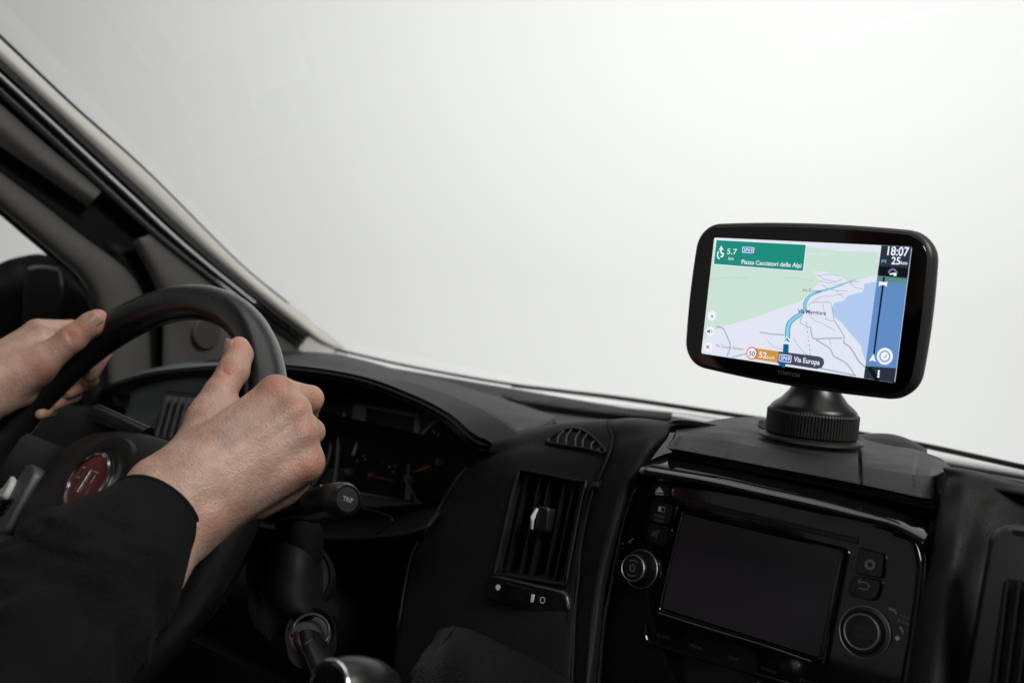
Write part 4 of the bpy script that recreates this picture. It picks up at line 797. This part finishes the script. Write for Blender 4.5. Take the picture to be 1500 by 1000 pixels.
V, Fc = stroke_g(fg, ringpts(c, .0034, 24), .0008, W0 + 13 * .00006); obj('pin_icon', V, Fc, E_side, scn, smooth=False); sl_('pin_icon', [(1152, 806), (1160, 806), (1172, 790)], .0006, E_side, 13, False)
for y in (890, 906, 922): sp('menu_dot', ringpts(Z7(1122 - (y - 906) * .1, y), .0008, 14)[:-1], E_white, 12, raw=True)
text('TOMTOM', fg, fg.px(1139.5, 547), .0185, .0026, .00125, mat('logo_grey', (.16, .15, .145), .5), sn, bold=.01, rot=-.01, name='brand_lettering')

# ================================================================== PERSON (signed-distance volume turned into one surface)
def cone_d(P, a, b, r1, r2):
    a = np.asarray(a, float); b = np.asarray(b, float); ab = b - a; t = np.clip(((P - a) @ ab) / (ab @ ab + 1e-12), 0, 1)
    return np.linalg.norm(P - a - t[:, None] * ab, axis=1) - (r1 + (r2 - r1) * t)
def smin(d, e, k):
    h = np.clip(.5 + .5 * (d - e) / k, 0, 1); return d * (1 - h) + e * h - k * h * (1 - h)
def smax(d, e, k): return -smin(-d, -e, k)
def sdf(P, prims):
    d = None
    for pr in prims:
        op = pr[0]
        if op == 'g':                            # a group united first, then blended in
            e = sdf(P, pr[2]); d = e if d is None else smin(d, e, pr[1]); continue
        _, a, b, r1, r2, k = pr; e = cone_d(P, a, b, r1, r2)
        if op == 'c': d = e if d is None else smin(d, e, k)
        elif op == 's': d = smax(d, -e, k)
    return d
def surface(fn, lo, hi, h):
    lo = np.array(lo); n = np.ceil((np.array(hi) - lo) / h).astype(int) + 1
    ax = [lo[i] + np.arange(n[i]) * h for i in range(3)]; D = np.empty(n)
    for i in range(n[0]):
        Y, Z = np.meshgrid(ax[1], ax[2], indexing='ij'); P = np.stack([np.full(Y.size, ax[0][i]), Y.ravel(), Z.ravel()], 1); D[i] = fn(P).reshape(n[1], n[2])
    S = D < 0; c = np.zeros(np.array(n) - 1, int)
    for dx in (0, 1):
        for dy in (0, 1):
            for dz in (0, 1): c += S[dx:n[0] - 1 + dx, dy:n[1] - 1 + dy, dz:n[2] - 1 + dz]
    act = (c > 0) & (c < 8); idx = -np.ones(act.shape, int); cells = np.argwhere(act); idx[act] = np.arange(len(cells))
    P = lo + (cells + .5) * h
    for _ in range(4):                           # pull on to the zero surface
        d = fn(P); e = h * .25; g = np.stack([fn(P + np.eye(3)[i] * e) - fn(P - np.eye(3)[i] * e) for i in range(3)], 1) / (2 * e)
        P = P - np.clip(d, -h, h)[:, None] * g / (np.maximum(.2, (g * g).sum(1)))[:, None] * .9
    Fc = []
    for a in range(3):
        sl0 = [slice(None)] * 3; sl1 = [slice(None)] * 3; sl0[a] = slice(0, -1); sl1[a] = slice(1, None)
        ch = S[tuple(sl0)] != S[tuple(sl1)]; E_ = np.argwhere(ch); o1, o2 = (a + 1) % 3, (a + 2) % 3
        ok = (E_[:, o1] > 0) & (E_[:, o2] > 0) & (E_[:, o1] < n[o1] - 1) & (E_[:, o2] < n[o2] - 1); E_ = E_[ok]
        ins = S[tuple(E_.T)]; q = []
        for s1, s2 in ((0, 0), (-1, 0), (-1, -1), (0, -1)):
            c_ = E_.copy(); c_[:, o1] += s1; c_[:, o2] += s2; q.append(idx[tuple(c_.T)])
        q = np.stack(q, 1); q[~ins] = q[~ins][:, ::-1]; Fc.append(q[:, ::1])
    return P, np.vstack(Fc)
HP = lambda x, y, z: A(x, y, z)
# ---- right hand (joints measured in the photograph, at real depth)
def right_hand():
    c = lambda a, b, r1, r2, k=.006: ('c', HP(*a), HP(*b), r1, r2, k)
    W1, W2 = (236, 728, .640), (262, 768, .640)
    MC = [(400, 578, .692), (423, 609, .684), (433, 645, .680), (436, 688, .678)]
    pr = [c(W1, (150, 850, .575), .0215, .026, .01), c(W2, (170, 900, .575), .0215, .026, .02), c(W1, W2, .020, .020, .012)]
    for i, (m, r, ws) in enumerate(zip(MC, (.0118, .0118, .0112, .0108), ((244, 712, .646), (252, 730, .640), (262, 750, .640), (276, 768, .645)))):
        pr.append(c(ws, m, .0168, r, .018))
    pr += [c((290, 690, .648), (412, 625, .687), .0160, .0128, .016), c((300, 720, .651), (432, 665, .684), .0170, .0124, .016)]
    # heel on the little-finger side, ball of the thumb
    pr += [c((286, 778, .660), (425, 712, .694), .0130, .0120, .012), c((256, 700, .655), (308, 612, .694), .0150, .0135, .012)]
    pr += [c((312, 622, .694), (385, 600, .702), .0100, .0085, .014)]
    # knuckles
    for m, r in (((408, 570, .685), .0070), ((436, 597, .680), .0078), ((447, 632, .678), .0076), ((453, 678, .677), .0096)): pr.append(('c', HP(*m), HP(m[0] + .5, m[1], m[2]), r, r, .009))
    def finger(J, R, k=.004):
        return ('g', k, [c(J[i], J[i + 1], R[i], R[i + 1], .002) for i in range(len(J) - 1)])
    pr.append(finger([(404, 574, .690), (454, 584, .712), (448, 606, .742), (415, 622, .766)], [.0108, .0095, .0086, .0076], .006))
    pr.append(finger([(428, 608, .686), (456, 632, .708), (446, 650, .745), (410, 660, .765)], [.0110, .0094, .0088, .0078], .004))
    pr.append(finger([(436, 645, .682), (448, 668, .706), (436, 690, .742), (400, 696, .760)], [.0104, .0088, .0082, .0074], .004))
    pr.append(finger([(438, 688, .682), (437, 702, .704), (420, 712, .735), (392, 716, .752)], [.0100, .0080, .0070, .0062], .004))
    # thumb
    pr.append(('g', .009, [c((305, 612, .692), (321, 577, .700), .0132, .0112, .004), c((321, 577, .700), (342, 543, .712), .0110, .0108, .003), c((342, 543, .712), (350, 519, .722), .0110, .0100, .003), c((350, 519, .722), (350, 508, .726), .0094, .0076, .003)]))
    # tendons and veins standing on the back of the hand
    for a, m, b, r in (((262, 700, .6287), (330, 640, .6551), (395, 580, .6820), .0035), ((268, 716, .6246), (345, 664, .6511), (425, 604, .6739), .0034), ((276, 733, .6246), (350, 690, .6502), (440, 640, .6705), .0031), ((288, 748, .6280), (360, 725, .6537), (445, 684, .6688), .0024)):
        pr += [c(a, m, r, r, .009), c(m, b, r, r, .009)]
    for a, b in (((300, 705, .6355), (352, 676, .6530)), ((352, 676, .6530), (392, 655, .6645)), ((392, 655, .6645), (410, 618, .6700)), ((392, 655, .6645), (438, 655, .6690)), ((330, 742, .6440), (405, 706, .6625))): pr.append(c(a, b, .0013, .0013, .0035))
    pr += [c((298, 765, .634), (304, 762, .634), .0075, .0075, .012)]        # wrist bone
    # hollows between the knuckles and under the wrist
    for p, r in (((425, 582, .664), .0045), ((449, 614, .661), .0045), ((456, 652, .660), .0048)): pr.append(('s', HP(*p), HP(p[0] - 22, p[1] + 8, p[2] - .004), r, r * .6, .006))
    # creases at the thumb joint
    for dy, kx in ((0, 0), (5, 2), (-5, -2)): pr.append(('s', HP(326 + kx, 541 + dy, .6985), HP(344 + kx, 548 + dy, .6955), .0009, .0007, .0016))
    return pr
def left_hand():
    c = lambda a, b, r1, r2, k=.006: ('c', HP(*a), HP(*b), r1, r2, k)
    W = (-34, 556, .862)
    pr = [c(W, (-230, 690, .80), .0215, .027, .012), c((-22, 578, .862), (-220, 715, .80), .0210, .026, .012)]
    MC = [(52, 490, .908), (36, 518, .922), (24, 545, .925), (18, 568, .915)]
    for m, r in zip(MC, (.0125, .012, .0115, .011)): pr.append(c(W, m, .0185, r, .014))
    pr += [c((-20, 560, .862), (50, 545, .880), .0200, .0150, .014), c((0, 545, .870), (60, 500, .893), .015, .013, .014), c((-10, 580, .866), (30, 574, .885), .017, .0135, .014)]
    def finger(J, R): return ('g', .004, [c(J[i], J[i + 1], R[i], R[i + 1], .002) for i in range(len(J) - 1)])
    pr.append(finger([(56, 486, .910), (104, 484, .945), (150, 516, .952), (132, 548, .930)], [.0118, .0100, .0086, .0078]))
    pr.append(finger([(38, 516, .925), (84, 530, .965), (130, 556, .950), (98, 572, .925)], [.0112, .0098, .0084, .0078]))
    pr.append(finger([(26, 545, .925), (66, 562, .960), (106, 578, .945), (78, 590, .918)], [.0108, .0092, .0080, .0074]))
    pr.append(finger([(18, 568, .915), (48, 590, .94), (72, 600, .925), (58, 604, .905)], [.0100, .0084, .0072, .0066]))
    pr.append(('g', .010, [c((0, 560, .864), (62, 530, .874), .0170, .0140, .006), c((62, 530, .874), (106, 496, .880), .0138, .0118, .006), c((106, 496, .880), (134, 475, .884), .0120, .0106, .004), c((134, 475, .884), (143, 468, .886), .0106, .0092, .004)]))
    for dx in (-5, 0, 5): pr.append(('s', HP(98 + dx, 481 + dx * .3, .868), HP(110 + dx, 502 + dx * .3, .868), .0010, .0010, .002))
    return pr
def body_prims():
    c = lambda a, b, r1, r2, k=.05: ('c', np.array(a), np.array(b), r1, r2, k)
    rw = HP(150, 850, .575); lw = HP(-230, 700, .80); RE = (-.42, .13, -.27); RS = (-.555, -.07, -.06); LS = (-.92, -.07, -.06); LEl = (-1.06, .10, -.25)
    return [c((-.74, -.10, -.60), (-.74, -.10, -.15), .13, .14), c((-.66, -.09, -.12), (-.82, -.09, -.12), .10, .10), c((-.70, -.09, -.02), (-.78, -.09, -.02), .05, .05, .06), c((-.74, -.09, -.05), (-.74, -.07, .10), .055, .055, .03),
            ('g', .02, [c((-.74, -.085, .20), (-.74, -.065, .205), .083, .078, .02), c((-.74, -.055, .12), (-.74, -.025, .125), .050, .042, .04), c((-.74, .020, .165), (-.74, .030, .145), .008, .013, .015), c((-.74, .018, .105), (-.74, .020, .105), .018, .018, .02), c((-.83, -.07, .165), (-.83, -.075, .19), .010, .013, .01), c((-.65, -.07, .165), (-.65, -.075, .19), .010, .013, .01)]),
            c(RS, RE, .048, .038, .04), c(RE, rw, .038, .0265, .02), c(LS, LEl, .048, .038, .04), c(LEl, lw, .038, .032, .02)]
def attr(me, name, vals):
    a = me.attributes.new(name, 'FLOAT', 'POINT'); a.data.foreach_set('value', np.asarray(vals, float))
pe = thing('person', (-.74, -.1, -.7), 'driver in a black jacket gripping the steering wheel with both hands', 'person')
rp, lp_, bp_ = right_hand(), left_hand(), body_prims()
def box_(prims, pad):
    pts = []
    def walk(L):
        for p in L:
            if p[0] == 'g': walk(p[2])
            else: pts.append(p[1]); pts.append(p[2])
    walk(prims); P = np.array(pts); return P.min(0) - pad, P.max(0) + pad
Vs, Fs, off = [], [], 0
for prims, h, pad in ((rp, .0014, .034), (lp_, .0018, .036), (bp_, .012, .17)):
    lo, hi = box_(prims, pad); V, Q = surface(lambda P, prims=prims: sdf(P, prims), lo, hi, h)
    Vs.append(V); Fs.append(Q + off); off += len(V)
V = np.vstack(Vs); Q = np.vstack(Fs)
bodyo = obj('body', V, Q.tolist(), SKIN, pe, sharp=180)
red = np.zeros(len(V)); 
for p, r in (((404, 560, .680), .010), ((440, 590, .668), .010), ((454, 628, .665), .010), ((459, 680, .664), .014), ((332, 545, .700), .010), ((350, 505, .716), .010), ((466, 580, .70), .010), ((295, 762, .63), .010),
             ((110, 490, .87), .014), ((143, 468, .876), .013), ((60, 540, .87), .016), ((150, 520, .94), .014), ((120, 560, .93), .014), ((95, 590, .91), .014)):
    red = np.maximum(red, np.exp(-((V - HP(*p)) ** 2).sum(1) / r ** 2))
attr(bodyo.data, 'redness', red)
vn = np.zeros(len(V))
for a, b in (((300, 700, .640), (360, 690, .655)), ((360, 690, .655), (395, 650, .668)), ((395, 650, .668), (412, 610, .672)), ((395, 650, .668), (440, 650, .668)), ((330, 742, .645), (400, 712, .660)), ((330, 650, .648), (372, 612, .67))):
    vn = np.maximum(vn, np.exp(-(np.maximum(0, cone_d(V, HP(*a), HP(*b), 0, 0) - .006) / .0035) ** 2))
attr(bodyo.data, 'veins', vn)
def nail(c_, ux, uy, w_, l_, name='thumbnail'):
    ux = ux / np.linalg.norm(ux); nz = np.cross(ux, uy); nz /= np.linalg.norm(nz); uy = np.cross(nz, ux)
    G = np.array([[c_ + ux * w_ * a + uy * l_ * b * (1 - .18 * a * a) - nz * (.42 * w_ * a * a + .08 * l_ * b * b) for a in np.linspace(-1, 1, 11)] for b in np.linspace(-1, 1, 11)])
    return obj(name, G.reshape(-1, 3), gfaces(11, 11), NAIL, bodyo, solid=.0006, off=0)
cx_, cy_, cz_ = RW @ np.array([1., 0, 0]), RW @ np.array([0, 1., 0]), RW @ np.array([0, 0, -1.])
def nail_on(prims, c0_, nc, ac, w_, l_):
    nn = RW @ np.array(nc, float); nn /= np.linalg.norm(nn); a_ = RW @ np.array(ac, float); a_ -= a_ @ nn * nn; a_ /= np.linalg.norm(a_)
    ss = np.linspace(0, .02, 201); d = sdf(c0_ + ss[:, None] * nn, prims); s_ = ss[np.argmax(d > 0)]
    nail(c0_ + nn * (s_ + .0007), np.cross(a_, nn), a_, w_, l_)
nail_on(rp, HP(350, 512, .7245), (-.72, .12, -.68), (.14, .97, .10), .0058, .0070)
nail_on(lp_, HP(140, 470, .885), (.18, .02, -1.), (.68, .68, .20), .0060, .0072)
# ---- jacket
def fold(P, ax_, org, per, amp, ph=0): s = (P - org) @ ax_; return amp * np.sin(2 * math.pi * s / per + ph)
cuff_c = HP(229, 757, .632); far = HP(122, 868, .572); ja = far - cuff_c; ja /= np.linalg.norm(ja)
RE = np.array((-.42, .13, -.27)); RS = np.array((-.555, -.07, -.06)); LS = np.array((-.92, -.07, -.06)); LEl = np.array((-1.06, .10, -.25)); lcuff = HP(-72, 592, .85)
def jacket_sdf(P):
    c = lambda a, b, r1, r2: cone_d(P, a, b, r1, r2)
    d = c(cuff_c, HP(122, 868, .572), .0325, .044); d = smin(d, c(HP(122, 868, .572), RE, .044, .056), .03); d = smin(d, c(RE, RS, .056, .07), .03)
    d = smin(d, c(RS, LS, .075, .075), .05); d = smin(d, c((-.74, -.10, -.60), (-.74, -.10, -.15), .165, .165), .06)
    d = smin(d, c(LS, LEl, .07, .056), .03); d = smin(d, c(LEl, lcuff, .056, .039), .03)
    d = smax(d, -cone_d(P, (-.74, -.09, -.02), (-.74, -.07, .15), .062, .062), .01)
    s = (P - cuff_c) @ ja; wv = np.clip((s - .025) / .05, 0, 1)
    q = P + .02 * np.sin(P[:, ::-1] * 22)
    d = d + wv * (.0022 * np.sin(s * 75 + 9 * np.sin(q[:, 0] * 20) + 30 * (P[:, 2])) + .0020 * np.sin(q[:, 1] * 100 + q[:, 2] * 60) + .0013 * np.sin(q[:, 0] * 200 + q[:, 2] * 150 + 2 * np.sin(s * 60)) + .0007 * np.sin(s * 260 + 6 * np.sin(q[:, 2] * 70)))
    # cuffs cut square, hollow at the opening
    d = smax(d, -(s - .001), .003); s2 = (P - lcuff) @ ((LEl - lcuff) / np.linalg.norm(LEl - lcuff)); d = np.where((P[:, 0] < -.85), smax(d, -(s2 - .001), .003), d)
    return d
lo = np.array([-1.2, -.30, -.62]); hi = np.array([-.34, .42, .10])
V1, Q1 = surface(jacket_sdf, HP(229, 757, .632) - np.array([.10, .20, .16]), HP(229, 757, .632) + np.array([.16, .06, .08]), .0028)
# coarse remainder of the garment, cut where the fine sleeve begins
V2, Q2 = surface(jacket_sdf, lo, hi, .0075)
blo = HP(229, 757, .632) - np.array([.10, .20, .16]) + .012; bhi = HP(229, 757, .632) + np.array([.16, .06, .08]) - .012
inb = ((V2 > blo) & (V2 < bhi)).all(1); Q2 = Q2[~inb[Q2].all(1)]
Vj = np.vstack([V1, V2]); jo = obj('jacket', Vj, np.vstack([Q1, Q2 + len(V1)]).tolist(), CLOTH, pe, sharp=180)
# cuff hem with a stitched edge
axc = ja; e1 = np.cross(axc, (0, 0, 1)); e1 /= np.linalg.norm(e1); e2 = np.cross(axc, e1)
V, Fc = tube_g([cuff_c + axc * .0018 + .0318 * (math.cos(a) * e1 + math.sin(a) * e2) for a in np.linspace(0, 2 * math.pi, 65)], .0019, 8, ref=axc, cap=False); obj('cuff_hem', V, Fc, CLOTH, pe)
# hair cap
Vh, Qh = surface(lambda P: smax(cone_d(P, (-.74, -.085, .21), (-.74, -.075, .215), .094, .088) + .003 * np.sin(P[:, 0] * 160) * np.sin(P[:, 2] * 120), -cone_d(P, (-.74, .03, .12), (-.74, .06, .20), .085, .085), .01), (-.86, -.20, .08), (-.62, .06, .33), .006)
Vh = Vh; ok = np.ones(len(Vh), bool); obj('hair', Vh, Qh.tolist(), HAIR, pe, sharp=180)
